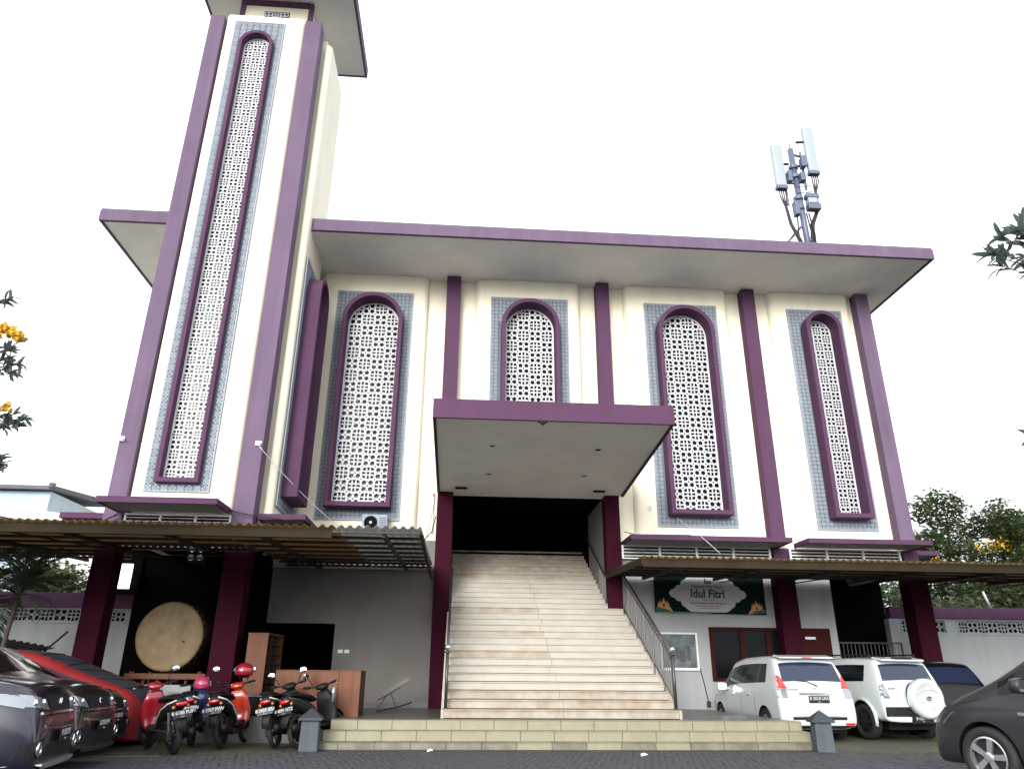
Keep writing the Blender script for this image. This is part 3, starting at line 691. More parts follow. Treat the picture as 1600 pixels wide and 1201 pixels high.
# ================================================================ carport roofs
def corrugated(w, ly, rise, pitch=.152, amp=.028, n=6):
    k = int(round(w/pitch))*n; mb = MB(); vs = []; fs = []; m = 4
    for j in range(m+1):
        for i in range(k+1):
            x = w*i/k; vs.append((x, ly*j/m, rise*j/m+amp*cos(2*pi*i/n)))
    for j in range(m):
        for i in range(k): a = j*(k+1)+i; fs.append((a, a+1, a+k+2, a+k+1))
    return mb.add(vs, fs)
def carport(name, label, segs, yf, zf, slope, xa, xb, raft, root):
    e = empty(name, (root, yf, zf), 0, label, 'carport')
    W = .912
    for (x0, x1, y1, m) in segs:
        n = max(1, round((x1-x0)/W)); w = (x1-x0)/n; L_ = y1-yf
        src = corrugated(w-.006, L_+.12, (L_+.12)*slope).build('roof_sheet', m, e, smooth=True, loc=(x0-root, -.12, .125-.12*slope))
        sol = src.modifiers.new('solid', 'SOLIDIFY'); sol.thickness = .004
        for i in range(1, n): inst(src, e, (x0-root+i*w, -.12, .125-.12*slope+random.uniform(-.004, .004)))
        npur = max(2, int(L_/.78))
        for j in range(npur+1):
            y = .16+(L_-.25)*j/npur
            MB().box(x0-root, x1-root-.004, y-.02, y+.02, y*slope+.045, y*slope+.093).build('purlin', M['steel_dark'], e)
        x = x0+raft*.5
        while x < x1:
            MB().hexa([(x-root-.03, .06, -.03), (x-root+.03, .06, -.03), (x-root+.03, L_, L_*slope-.03), (x-root-.03, L_, L_*slope-.03)],
                      [(x-root-.03, .06, .042), (x-root+.03, .06, .042), (x-root+.03, L_, L_*slope+.042), (x-root-.03, L_, L_*slope+.042)]).build('rafter', M['steel_dark'], e)
            x += raft
    MB().box(xa-root, xb-root, -.04, .05, -.075, .082).build('gutter_beam', M['beam'], e, bevel=.006)
    return e
cpl = carport('carport', 'brown corrugated carport roof left of the stairs, with a grey section at its right end', [(-15.0, -7.85, 18.6, M['sheet']), (-7.845, -4.4, 16.35, M['sheet']), (-4.395, -2.2, 19.6, M['sheet']), (-2.195, -.66, 19.6, M['sheet_grey'])], 13.0, 3.44, .042, -15.0, -2.2, 1.75, -5)
# open zigzag bracing under the left end
for k in range(6):
    x = -14+k*1.25
    MB().tube([(x+5, .2, -.03), (x+5.6, 2.4, .06), (x+6.25, 4.6, .15)], .016, 5).build('brace', M['steel_dark'], cpl)
MB().box(-2.2+5, -.68+5, -.03, .03, .02, .075).box(-.70+5, -.64+5, .031, 6.5, .03, .09).build('edge_frame', M['steel_dark'], cpl)
cpr = carport('carport', 'brown corrugated carport roof right of the stairs, over the white cars', [(3.92, 21.6, 19.44, M['sheet'])], 15.5, 3.40, .045, 3.9, 21.6, 1.9, 12)
for k in range(9):
    x = 4.6+k*1.9-12
    MB().tube([(x, .2, -.03), (x+.8, 1.9, .05), (x+.4, 3.9, .1)], .015, 5).build('brace', M['steel_dark'], cpr)
MB().hexa([(3.86-12, -.05, -.03), (3.90-12, -.05, -.03), (3.90-12, 3.9, .15), (3.86-12, 3.9, .15)], [(3.86-12, -.05, .10), (3.90-12, -.05, .10), (3.90-12, 3.9, .27), (3.86-12, 3.9, .27)]).build('edge_board', M['beam'], cpr)
vl = MB().lathe([(.09, 0), (.09, -.06), (.05, -.08)], (0, 0, 0), n=14).build('ceiling_lamp', M['black_plastic'], None, loc=(13.3, 15.62, 3.42)); tag(vl, 'small dark round lamp under the edge of the right carport', 'lamp')

# ================================================================ stone bollards
def bollard(x, y, rz, label):
    e = empty('bollard', (x, y, 0), rz, label, 'bollard', 'stone bollards at the ends of the front steps')
    w = .15
    MB().hexa([(-w, -w, 0), (w, -w, 0), (w, w, 0), (-w, w, 0)], [(-w*.92, -w*.92, .46), (w*.92, -w*.92, .46), (w*.92, w*.92, .46), (-w*.92, w*.92, .46)]).build('post', M['stone'], e, bevel=.01)
    mb = MB(); c = .19; mb.add([(-c, -c, .462), (c, -c, .462), (c, c, .462), (-c, c, .462), (-c, -c, .50), (c, -c, .50), (c, c, .50), (-c, c, .50), (0, 0, .66)], [(0, 3, 2, 1), (0, 1, 5, 4), (1, 2, 6, 5), (2, 3, 7, 6), (3, 0, 4, 7), (4, 5, 8), (5, 6, 8), (6, 7, 8), (7, 4, 8)])
    mb.build('cap', M['stone_dark'], e, bevel=.006)
bollard(-2.34, 13.55, R(4), 'grey stone bollard with dark pointed cap at the left end of the steps')
bollard(6.36, 13.5, R(-9), 'grey stone bollard with dark pointed cap at the right end of the steps')

# ================================================================ perimeter walls, with lattice openings
def perim(name, label, x0, x1, y, opens, ztop, zc, z0g, z1g, s=.30, post=None):
    e = empty(name, (x0, y, 0), 0, label, 'wall')
    MB().box(0, x1-x0, .3, .32, z0g-.1, z1g+.1).build('dark_backing', M['dark'], e)  # added dark sheet, keeps the lattice holes black
    holes = [[(a-x0, z0g), (b-x0, z0g), (b-x0, z1g), (a-x0, z1g)] for a, b in opens]
    MB().plate([(0, -.05), (x1-x0, -.05), (x1-x0, zc), (0, zc)], holes, 0, .15).build('wall_face', M['white_wall'], e)
    MB().box(-.03, x1-x0+.03, -.06, .21, zc+.002, ztop).build('coping', M['purple'], e, bevel=.01)
    for a, b in opens:
        c = max(2, round((b-a)/s)); g, h = grille_mesh(a-x0, b-x0, z0g, z1g, c, thick=.02, y=.03)
        g.build('lattice', M['white_wall'], e)
        MB().plate([(a-x0-.04, z0g-.04), (b-x0+.04, z0g-.04), (b-x0+.04, z1g+.04), (a-x0-.04, z1g+.04)], [[(a-x0+.005, z0g+.005), (b-x0-.005, z0g+.005), (b-x0-.005, z1g-.005), (a-x0+.005, z1g-.005)]], -.012, -.001).build('lattice_frame', M['white_wall'], e)
    return e
perim('perimeter_wall', 'white perimeter wall with purple coping and a lattice strip at the left, behind the palm', -22, -8.15, 19.9, [(-13.4, -11.6), (-11.0, -9.1), (-8.8, -8.3)], 3.05, 2.68, 2.36, 2.64)
pr_ = perim('perimeter_wall', 'white perimeter wall with purple coping and lattice strips at the right, behind the parked cars', 12.5, 30, 21.2, [(12.8, 14.1), (14.5, 16.6), (17.4, 19.6), (20.4, 22.6)], 3.12, 2.80, 2.42, 2.76)
MB().box(-.1, .22, -.05, .2, 0, 2.79).build('end_pier', M['white_wall'], pr_)
MB().box(1.0-.35, 1.0-.1, -.09, -.052, 1.62, 1.82).build('meter_box', M['black'], pr_) if False else None
mb_ = tag(MB().box(-.13, .13, -.1, 0, -.1, .1).build('meter_box', M['black'], None, bevel=.01, loc=(13.25, 21.19, 1.75)), 'small dark meter box on the right perimeter wall', 'meter box')
pl_ = tag(MB().tube([(15.45, 21.0, 3.1), (15.25, 20.9, 3.55)], .03, 8).build('white_pole', M['white_plastic'], None, smooth=True), 'short white pole leaning on top of the right perimeter wall', 'pole')
# glowing panel added for the daylit opening seen through the undercroft
sk_ = tag(MB().box(-.14, .14, -.02, .02, -.30, .30).build('glow_panel', mat('daylight_glow', (.85, .87, .9), .5), None, loc=(-8.28, 19.4, 3.42)), 'small glowing panel for the daylit opening beyond the left minaret column', 'panel')
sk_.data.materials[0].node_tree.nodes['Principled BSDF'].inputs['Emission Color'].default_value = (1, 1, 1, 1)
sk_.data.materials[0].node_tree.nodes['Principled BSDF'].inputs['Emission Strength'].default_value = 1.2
# gate in the dark passage
gt = empty('metal_gate', (10.15, 20.7, 0), 0, 'dark metal gate of thin upright bars in the passage behind the white cars', 'gate')
MB().box(0, 2.25, -.02, .02, 2.08, 2.12).box(0, 2.25, -.02, .02, .3, .34).box(0, .04, -.02, .02, .341, 2.079).box(2.21, 2.25, -.02, .02, .341, 2.079).box(1.1, 1.14, -.02, .02, .341, 2.079).build('gate_frame', M['steel'], gt)
bsrc = None
for k in range(19):
    x = .1+k*.113
    if abs(x-1.12) < .04: continue
    if bsrc is None: bsrc = MB().tube([(0, 0, .341), (0, 0, 2.079)], .009, 6).build('gate_bar', M['steel'], gt, loc=(x, 0, 0))
    else: inst(bsrc, gt, (x, 0, 0))

# ================================================================ banner, notice board
bn = empty('banner', (6.72, 19.72, 3.24), R(-1.0)*0, 'dark green holiday banner with pale scalloped panel on the wall right of the stairs', 'banner')
bn.rotation_euler = (0, R(.6), 0)
MB().box(-1.5, 1.5, -.004, .004, -.5, .5).build('cloth', M['banner'], bn)
oc = []
def lobe(a, b, n=5, d=.05):
    a, b = V(a), V(b); m = (b-a); nn = V((m.y, -m.x)).normalized(); return [tuple(a+m*i/n+nn*d*sin(pi*i/n)) for i in range(n)]
ptsR = [(.0, -.46), (.38, -.46), (.62, -.36), (.74, -.20), (.90, -.12), (1.05, 0), (.90, .12), (.74, .22), (.62, .36), (.38, .43), (0, .43)]
full = ptsR+[(-x, z) for x, z in ptsR[::-1][1:-1]]
for i in range(len(full)):
    a = full[i]; b = full[(i+1) % len(full)]
    oc += lobe(a, b, 5, .035 if abs(a[0]-b[0]) < .3 else .004)
MB().plate([(x-.05, z) for x, z in oc], [], -.009, -.005).build('pale_panel', M['banner_light'], bn)
text('Idul Fitri', .30, M['banner_ink'], bn, (-.06, -.0125, .0), bold=.008, sx=.92)
text('Selamat Hari Raya', .125, M['banner_ink'], bn, (-.06, -.0125, .19), sx=.95)
text('1 Syawal 1445 H', .05, M['banner_ink'], bn, (-.06, -.0125, -.155), sx=1.1)
text('MOHON MAAF LAHIR DAN BATIN', .055, M['banner_ink'], bn, (-.06, -.0125, -.24), sx=1.15, bold=.001)
text('Keluarga Besar Pengurus Masjid', .045, M['banner_teal'], bn, (-.06, -.0125, -.31), sx=1.2)
text('dan Panitia Hari Besar Islam', .04, M['banner_teal'], bn, (-.06, -.0125, -.365), sx=1.2)
lg = MB().box(-.13, -.09, -.0125, -.0095, .27, .40).box(-.085, .06, -.0125, -.0095, .27, .31)
for k in range(4): lg.box(-.08+k*.036, -.055+k*.036, -.0125, -.0095, .312, .345)
lg.build('emblem', M['banner_ink'], bn)
for s, bx, bz in ((1, -1.28, -.32), (-1, 1.27, -.34)):
    tm = MB()
    base = [(-.18, -.08), (.26*1, -.12), (.20, -.02), (.14, .06), (.13, .16), (.10, .06), (.075, .05), (.065, .15), (.045, .07)]
    ol = [(-.17, -.1), (.27, -.15), (.17, -.02), (.15, .10), (.13, .03), (.11, .15), (.09, .06), (.05, .12), (.02, .20), (-.01, .12), (-.05, .06), (-.07, .15), (-.09, .04), (-.12, .10), (-.14, .0)]
    MB().plate([(bx+s*x, bz+z) for x, z in ol], [[(bx+s*x, bz+z) for x, z in ((-.0, -.04), (.04, -.04), (.04, .02), (.02, .06), (0, .02))]], -.009, -.005).build('orange_mosque_print', M['banner_orange'], bn)
    MB().plate([(bx-s*.2, -.46), (bx+s*.18, -.46), (bx+s*.12, -.42), (bx, -.39), (bx-s*.12, -.36), (bx-s*.2, -.37)], [], -.013, -.0095).build('teal_hill_print', M['banner_teal'], bn)
MB().box(-1.46, .0, -.006, -.0045, -.497, -.475).build('green_strip', M['banner_green'], bn)

nbd = empty('notice_board', (5.79, 19.76, 1.8), 0, 'white framed glass notice board with a dark poster, behind the stair railing', 'notice board')
MB().plate([(-.50, -.46), (.50, -.46), (.50, .46), (-.50, .46)], [[(-.455, -.40), (.455, -.40), (.455, .42), (-.455, .42)]], -.03, .03).build('board_frame', M['white_plastic'], nbd)
MB().box(-.453, .453, .0, .012, -.398, .418).build('poster', M['poster'], nbd)
pb = MB().box(-.10, .0, -.006, -.002, -.2, .1).box(.0, .16, -.006, -.002, -.25, .02).box(-.3, -.12, -.006, -.002, -.24, -.08).box(.2, .3, -.006, -.002, -.22, .14)
pb.build('poster_print', M['stone'], nbd)
wire([(6.32, 19.78, 1.38), (6.40, 19.78, .98), (6.46, 19.78, .62)], .012, M['cable'], 'dark cable running down the wall below the notice board')
tag(MB().box(-.05, .05, -.03, .02, -.07, .07).build('socket_box', M['wood_dark'], None, loc=(6.46, 19.76, .55), bevel=.008), 'small brown socket box low on the wall under the notice board', 'socket')

# ================================================================ drum, furniture, bits
dm = empty('bedug_drum', (-6.27, 17.5, .43), 0, 'huge drum with a mottled tan hide, standing on a wooden frame under the minaret', 'drum')
MB().lathe([(.62, 0), (.72, .05), (.76, .5), (.76, 1.0), (.70, 1.45), (.6, 1.5)], (0, 0, 1.5), 'Y', n=40).build('drum_body', M['wood_dark'], dm, smooth=True)
MB().lathe([(.70, .06), (.725, -.01), (.715, -.03), (.66, -.036), (0.001, -.03)], (0, 0, 1.5), 'Y', n=48, close=False).build('drum_skin', M['skin'], dm, smooth=True)
pg = MB().tube([(.02, 0, .08), (.02, -.03, .08)], .013, 6)
for k in range(30):
    a = 2*pi*k/30; MB().tube([(.72*cos(a), .16, 1.5+.72*sin(a)), (.735*cos(a), .06, 1.5+.735*sin(a))], .018, 6).build('peg', M['wood_dark'], dm)
hs_ = MB().lathe([(.025, 0), (.025, -.006)], (.33, -.034, 1.39), 'Y', n=10).build('hide_hole', M['black'], dm)
for s in (-1, 1):
    for y in (.15, 1.2):
        MB().lathe([(.05, 0), (.055, .1), (.035, .16), (.055, .25), (.05, .5), (.03, .56), (.05, .62), (.05, .78)], (s*.72, y, 0), n=12).build('leg', M['wood'], dm, smooth=True)
MB().box(-.86, .86, .08, .2, .62, .74).box(-.86, .86, 1.15, 1.27, .62, .74).build('cross_rail', M['wood'], dm, bevel=.01)
for x in (-.45, -.15, .15, .45): MB().lathe([(.03, 0), (.045, .06), (.025, .12), (.04, .2)], (x, .14, .40), n=10).build('spindle', M['wood'], dm, smooth=True)
sb = empty('sign_board', (-6.0, 16.9, .43), 0, 'low grey-white board with faded writing, standing in front of the drum', 'sign')
MB().box(-.55, .55, -.02, .02, .08, .52).build('board', M['white_wall'], sb, bevel=.005)
MB().box(-.45, -.2, -.026, -.021, .38, .40).box(.1, .35, -.026, -.021, .36, .38).box(-.4, .3, -.026, -.021, .25, .265).build('faded_writing', M['grey_wall'], sb)
for x in (-.5, .5): MB().box(x-.02, x+.02, .025, .06, .0, .5).build('leg', M['steel_dark'], sb)

cab = empty('shoe_cabinet', (-4.1, 16.5, .43), R(-4), 'tall orange wooden pigeonhole cabinet behind the motorcycle with the red helmet', 'cabinet')
MB().box(-.22, .20, 0, .02, 0, 1.52).build('side_panel', M['wood'], cab, bevel=.003)
MB().box(-.22, .20, 1.08, 1.10, 0, 1.52).build('side_panel', M['wood'], cab, bevel=.003)
MB().box(-.22, -.2, .02, 1.08, 0, 1.52).build('back_panel', M['wood'], cab)
for k in range(9):
    z = .02+k*.186; MB().box(-.2, .2, .02, 1.08, z-.01, z+.01).build('shelf', M['wood_dark'], cab)
for y in (.36, .72): MB().box(-.2, .19, y, y+.018, .03, 1.5).build('divider', M['wood_dark'], cab)
MB().box(-.23, .21, -.005, 1.105, 1.521, 1.545).build('top_panel', M['wood'], cab, bevel=.003)
ksk = empty('wooden_counter', (-2.6, 15.4, .43), 0, 'wide orange wooden counter at the left end of the podium, behind the dark motorcycles', 'counter')
ksx = [(-.82, .38), (.385, .80)]
for a, b in ksx: MB().box(a, b, 0, .03, 0, .80).build('front_panel', M['wood'], ksk, bevel=.004)
MB().box(.775, .80, .032, .86, 0, .80).build('side_panel', M['wood_dark'], ksk, bevel=.004)
MB().box(-.82, -.795, .032, .86, 0, .80).build('side_panel', M['wood'], ksk, bevel=.004)
MB().box(-.82, .80, .03, .86, .801, .82).build('counter_top', M['wood'], ksk, bevel=.004)
MB().box(-.79, .77, .84, .86, .0, .8).build('back_panel', M['wood_dark'], ksk)
tb = empty('low_table', (-3.75, 15.6, .43), 0, 'low black table with a grey top beside the wooden counter', 'table')
MB().box(-.55, .33, 0, .6, .33, .37).build('table_top', M['galv'], tb, bevel=.005)
MB().box(-.53, .31, .03, .55, .0, .328).build('table_base', M['black'], tb)
cr_ = tag(MB().tube([(-1.62, 17.2, .45), (-1.2, 17.9, .52), (-.95, 18.2, .60)], .015, 6).build('metal_rod', M['steel'], None), 'thin metal rod lying on the podium floor right of the counter', 'rod')
bd = empty('folded_easel', (-1.42, 18.2, .43), 0, 'folded wooden easel leaning on the podium floor beside the counter', 'easel')
MB().hexa([(-.22, 0, .26), (.42, 0, .64), (.44, .03, .60), (-.20, .03, .22)], [(-.26, 0, .34), (.38, 0, .72), (.40, .03, .68), (-.24, .03, .30)]).build('plank', M['grey_wall'], bd)
MB().tube([(-.3, .01, .20), (.2, .01, .5)], .01, 5).tube([(0, 0, .36), (.15, 0, .02)], .01, 5).tube([(-.1, .0, .3), (-.3, 0, .02)], .01, 5).build('leg_frame', M['steel_dark'], bd)
for (x, y, s, lb) in ((-.35, 13.45, .05, 'small scrap of white paper on the paving before the steps, left of centre'), (3.05, 12.75, .055, 'small crumpled white paper on the paving before the steps, right of centre')):
    q = MB(); q.add([(-s, -s*.6, .004), (s, -s*.5, .03), (s*.8, s*.6, .006), (-s*.9, s*.5, .035), (0, 0, .05)], [(0, 1, 4), (1, 2, 4), (2, 3, 4), (3, 0, 4)]).build('paper_scrap', M['paper'], None, loc=(x, y, 0))
    o = bpy.context.scene.collection.objects[-1]; tag(o, lb, 'litter')
lf = MB().add([(-.6, -.03, 0), (.5, .12, 0), (.5, .2, 0), (-.6, .05, 0)], [(0, 1, 2, 3)]).build('painted_line', M['yellow_paint'], None, loc=(-4.9, 12.55, .004)); tag(lf, kind='structure')

# ================================================================ antenna mast on the roof
am = empty('antenna_mast', (11.25, 20.2, 12.81), 0, 'grey mobile antenna mast with tall white panels on the roof edge', 'antenna')
MB().tube([(.12, 0, 0), (0, 0, 5.75)], .10, 14).build('mast', M['galv'], am, smooth=True)
MB().tube([(0, 0, 5.75), (0, 0, 6.1)], .02, 6).build('lightning_rod', M['galv'], am)
for z in (3.2, 3.6, 4.5, 4.9): MB().lathe([(.16, 0), (.16, .12)], (0, 0, z), n=14).build('collar', M['galv'], am)
for (x, y, z0, z1, tilt) in ((-.66, -.25, 3.95, 5.65, 0), (.66, -.1, 4.75, 6.65, 0)):
    p = MB(); p.loft([((x, y, z0), .09, .18), ((x, y, z0+.01), .10, .20), ((x, y, z1-.06), .10, .20), ((x, y, z1), .07, .15)][0:0] or [((x, y, z0), .1, .19), ((x+.0001, y, z1), .1, .19)], n=16, e=.6)
    o = p.build('panel_antenna', M['antenna'], am, smooth=False, bevel=.02)
    MB().box(x-.19, x+.19, y-.1, y+.1, z0-.12, z0-.004).build('end_cap', M['galv'], o)
    MB().tube([(x*.62, y+.2, z0-.6), (x*.62, y+.2, z1-.9)], .045, 8).build('pole', M['galv'], am)
    for zz in (z0+.35, z1-1.1):
        MB().tube([(0, 0, zz), (x*.62, y+.2, zz)], .05, 6).tube([(x*.62, y+.2, zz), (x*.95, y+.05, zz)], .035, 6).build('mount_arm', M['galv'], am)
    for k in range(4):
        xx = x-.1+k*.07
        MB().tube([(xx, y, z0-.12), (xx+.01, y, z0-.4), (x*.92+k*.02, y+.05, z0-.8), (x*.85+k*.03, y+.02, z0-1.5), (x*.45+k*.04, y+.1, z0-2.1), (.12*(1 if x > 0 else -1)+k*.05, .1, .8)], .022, 5).build('feeder_cable', M['cable'], am, smooth=True)
for (x0, x1, z0, z1, m) in ((-.36, -.22, 4.2, 4.65, 'galv'), (.20, .36, 4.85, 5.25, 'galv'), (.16, .60, 3.55, 3.72, 'galv'), (.20, .52, 3.33, 3.54, 'antenna'), (.18, .62, 3.1, 3.32, 'galv'), (-.30, -.14, 2.85, 3.4, 'galv'), (.08, .26, 4.25, 4.6, 'galv')):
    MB().box(x0, x1, -.3, -.05, z0, z1).build('radio_unit', M[m], am, bevel=.02)
for z in (3.85, 4.1): MB().tube([(-.05, -.1, z), (.45, -.15, z+.02)], .02, 6).build('step_bar', M['galv'], am)
for a, b in (((-1.5, .3, .9), (-.0, 0, 2.6)), ((1.2, .8, .9), (0.05, 0, 2.4)), ((.5, -.2, 1.2), (.1, 0, 2.2))): MB().tube([a, b], .045, 6).build('stay', M['galv'], am)
for s in (-.18, .14, .22): MB().tube([(s, -.12, 3.0), (s*1.4, -.14, 2.2), (s, -.1, 0)], .025, 6).build('feeder_cable', M['cable'], am, smooth=True)
for x, z in ((.35, 6.0), (.42, 5.0), (-.35, 5.0)): MB().tube([(x-.15, -.1, z), (x+.15, -.1, z+.04)], .05, 6).build('clamp', M['steel_dark'], am)

# ================================================================ pale house behind, left
hb = empty('pale_house', (-17, 24, 0), 0, 'pale blue house wall with a grey roof beyond the carport at the far left', 'house')
MB().box(-9, 3.95, 0, 8, 0, 6.55).build('wall', M['house_blue'], hb)
MB().hexa([(-9.2, -.3, 6.56), (4.15, -.3, 6.56), (4.15, 4, 6.9), (-9.2, 4, 6.9)], [(-9.2, -.3, 6.68), (4.15, -.3, 6.68), (4.15, 4, 7.1), (-9.2, 4, 7.1)]).build('roof', M['house_roof'], hb)
MB().tube([(4.1, -.3, 6.60), (4.1, -.3, 6.75)], .1, 8).build('ridge_end', M['house_roof'], hb)
gb = empty('grey_gable_house', (-12.6, 23, 0), 0, 'low grey gable wall between the pale blue house and the minaret', 'house')
MB().add([(-.3, 0, 0), (4.5, 0, 0), (4.5, 0, 4.9), (1.8, 0, 5.55), (-.3, 0, 5.75), (-.3, 4, 0), (4.5, 4, 0), (4.5, 4, 4.9), (1.8, 4, 5.55), (-.3, 4, 5.75)], [(0, 1, 2, 3, 4), (9, 8, 7, 6, 5), (0, 5, 6, 1), (1, 6, 7, 2), (2, 7, 8, 3), (3, 8, 9, 4), (4, 9, 5, 0)]).build('wall', M['soffit'], gb)
MB().box(-.32, 4.52, -.06, -.004, 4.78, 5.12).build('purple_band', M['purple'], gb)
# small rusty awning behind the left cars
aw = empty('rusty_awning', (-9.3, 17.0, 1.95), 0, 'small dark corrugated awning on a leaning strut behind the left cars', 'awning')
s_ = corrugated(2.6, .9, .12).build('awning_sheet', M['black'], aw, loc=(-1.9, -.4, 0)); s_.rotation_euler = (0, R(9), 0)
MB().tube([(.2, 0, -.9), (.95, .3, .05)], .022, 6).build('strut', M['steel_dark'], aw)
# ================================================================ vehicles
def wheel(parent, x, y, r, rr_, wd, side, rimm, spokes=5, twist=0.0, thick=.05):
    """side = +1: outer face towards +y of the car"""
    k = side
    t = MB().lathe([(rr_, -wd/2), (r*.93, -wd/2), (r, -wd*.34), (r, wd*.34), (r*.93, wd/2), (rr_, wd/2), (rr_*.97, wd*.3)], (0, 0, 0), 'Y', n=36, close=False)
    o = t.build('wheel', M['rubber'], parent, smooth=True, loc=(x, y, r)); 
    m = MB().lathe([(rr_*.99, -wd*.4), (rr_*.94, k*wd*.1), (rr_*.985, k*wd*.44), (rr_*.90, k*wd*.46), (rr_*.88, k*wd*.2)], (0, 0, 0), 'Y', n=36, close=False)
    for s in range(spokes):
        a = 2*pi*s/spokes+twist
        for (r0, r1, w0, w1) in ((.03, rr_*.92, thick*.75, thick),):
            u = V((cos(a), 0, sin(a))); v = V((-sin(a), 0, cos(a))); yo = k*wd*.43; yi = k*wd*.25
            A = [u*r0-v*w0, u*r1-v*w1, u*r1+v*w1, u*r0+v*w0]
            vs = [p+V((0, yi, 0)) for p in A]+[A[0]*1+V((0, yo*.96, 0)), A[1]+V((0, yo, 0)), A[2]+V((0, yo, 0)), A[3]+V((0, yo*.96, 0))]
            m.add(vs, [(0, 1, 2, 3), (4, 5, 6, 7), (0, 1, 5, 4), (1, 2, 6, 5), (2, 3, 7, 6), (3, 0, 4, 7)])
    m.lathe([(.055, k*wd*.2), (.055, k*wd*.44), (.03, k*wd*.47)], (0, 0, 0), 'Y', n=14)
    m.build('rim', M[rimm], o)
    MB().lathe([(rr_*.93, k*wd*.05), (rr_*.93, k*wd*.052)], (0, 0, 0), 'Y', n=20).build('brake_disc', M['steel_dark'], o)
    return o
def car_shell(parent, st, paint, glass, tops, sides, rear=None, p9=.55, arches=(), arch_r=.36, deep=.26, names=('windscreen', 'rear_window', 'side_window'), trim=None):
    """st: list of (x, zb, zbelt, ztop, wb, wt). tops: {section: name} for glass on the upper face, sides: sections with side glass"""
    vs = []; n = 20; fs = []; ms = []; mats = [paint]; keys = [('body', M[paint] if isinstance(paint, str) else paint)]
    for (x, zb, zl, zt, wb, wt) in st:
        h = zl-zb
        half = [(0, zb), (wb*.8, zb), (wb*.965, zb+.06*h+.02), (wb*.995, zb+.30*h), (wb*1.0, zb+.62*h), (wb*.985, zb+.90*h), (wb*.955, zl), (wt+.02, zt-.09*min(1, (zt-zl)/.3)), (wt-.035, zt-.02*min(1, (zt-zl)/.3)-.005), (wt*p9, zt), (0, zt+.012)]
        ring = half+[(-a, b) for a, b in half[9:0:-1]]
        vs += [(x, a, b) for a, b in ring]
    n = 20
    bm = bmesh.new(); bv = [bm.verts.new(v) for v in vs]
    keys = {'body': 0}; names_ = ['body']
    def key(k):
        if k not in keys: keys[k] = len(names_); names_.append(k)
        return keys[k]
    for i in range(len(st)-1):
        for k in range(n):
            f = bm.faces.new((bv[i*n+k], bv[i*n+(k+1) % n], bv[(i+1)*n+(k+1) % n], bv[(i+1)*n+k]))
            s = k if k < 10 else 19-k
            mi = 0
            if i in tops and s in (8, 9): mi = key(tops[i])
            if i in sides and s == 6: mi = key('side_window_%s%d' % ('l' if k < 10 else 'r', i))
            if trim:
                for (i0, i1, s0, s1, nm) in trim:
                    if i0 <= i < i1 and s0 <= s <= s1: mi = key(nm)
            f.material_index = mi
    for base, rev in ((0, False), ((len(st)-1)*n, True)):
        q = [bv[base+k] for k in range(n)]
        for k in range(1, 9):
            a = (q[k], q[k+1], q[n-k-1], q[n-k])
            f = bm.faces.new(a if rev else a[::-1])
        f = bm.faces.new((q[0], q[1], q[n-1]) if rev else (q[n-1], q[1], q[0])); f = bm.faces.new((q[9], q[10], q[11]) if rev else (q[11], q[10], q[9]))
    bmesh.ops.recalc_face_normals(bm, faces=bm.faces)
    me = bpy.data.meshes.new('body'); bm.to_mesh(me); bm.free()
    for k in range(len(names_)): me.materials.append(M['black'])
    wellslot = len(names_); me.materials.append(M['black'])
    o = bpy.data.objects.new('tmpbody', me); C.objects.link(o)
    sub = o.modifiers.new('s', 'SUBSURF'); sub.levels = 2; sub.render_levels = 2
    cutters = []
    for (ax, az, wy) in arches:
        for s in (-1, 1):
            mb = MB().lathe([(arch_r, 0), (arch_r, .6)], (ax, s*(wy-deep) if s > 0 else -(wy-deep)-.6, az), 'Y', n=32)
            cm = bpy.data.meshes.new('cut'); cm.from_pydata(mb.v, [], mb.f); 
            b2 = bmesh.new(); b2.from_mesh(cm); bmesh.ops.recalc_face_normals(b2, faces=b2.faces); b2.to_mesh(cm); b2.free()
            co = bpy.data.objects.new('cut', cm); C.objects.link(co); cutters.append(co)
            bo_ = o.modifiers.new('b', 'BOOLEAN'); bo_.operation = 'DIFFERENCE'; bo_.object = co; bo_.solver = 'EXACT'
    dg = bpy.context.evaluated_depsgraph_get(); em = bpy.data.meshes.new_from_object(o.evaluated_get(dg))
    for c in cutters: bpy.data.objects.remove(c)
    bpy.data.objects.remove(o)
    bm = bmesh.new(); bm.from_mesh(em)
    # faces on the cutter surface become the dark wheel well
    well = {}
    for f in bm.faces:
        c = f.calc_center_median()
        for (ax, az, wy) in arches:
            d = math.hypot(c.x-ax, c.z-az)
            if (abs(c.y) > wy-deep-.02 and abs(d-arch_r) < .012 and abs(f.normal.y) < .3) or (abs(abs(c.y)-(wy-deep)) < .004 and d < arch_r): well[f.index] = 'wheel_well%.1f%d' % (ax, c.y > 0)
    bvh = BVHTree.FromBMesh(bm)
    bm.faces.ensure_lookup_table()
    groups = {}
    for f in bm.faces:
        k = well[f.index] if f.index in well else names_[min(f.material_index, len(names_)-1)]
        groups.setdefault(k, []).append(f)
    for k, fl in groups.items():
        idx = {}; v2 = []; f2 = []
        for f in fl:
            t = []
            for v in f.verts:
                if v.index not in idx: idx[v.index] = len(v2); v2.append(tuple(v.co))
                t.append(idx[v.index])
            f2.append(tuple(t))
        nm = k.split('_l')[0].split('_r')[0] if k.startswith('side_window') else k
        if k.startswith('wheel_well'): nm = 'wheel_well'
        mt = M[paint] if k == 'body' else M['black'] if nm == 'wheel_well' else M[glass] if 'window' in k or 'windscreen' in k else M.get(trimmats.get(k, 'black'), M['black'])
        if k == 'rear_window': mt = M[trimmats.get('rear_window', glass)]
        q = MB(); q.v = v2; q.f = f2; q.build(nm, mt, parent, smooth=True)
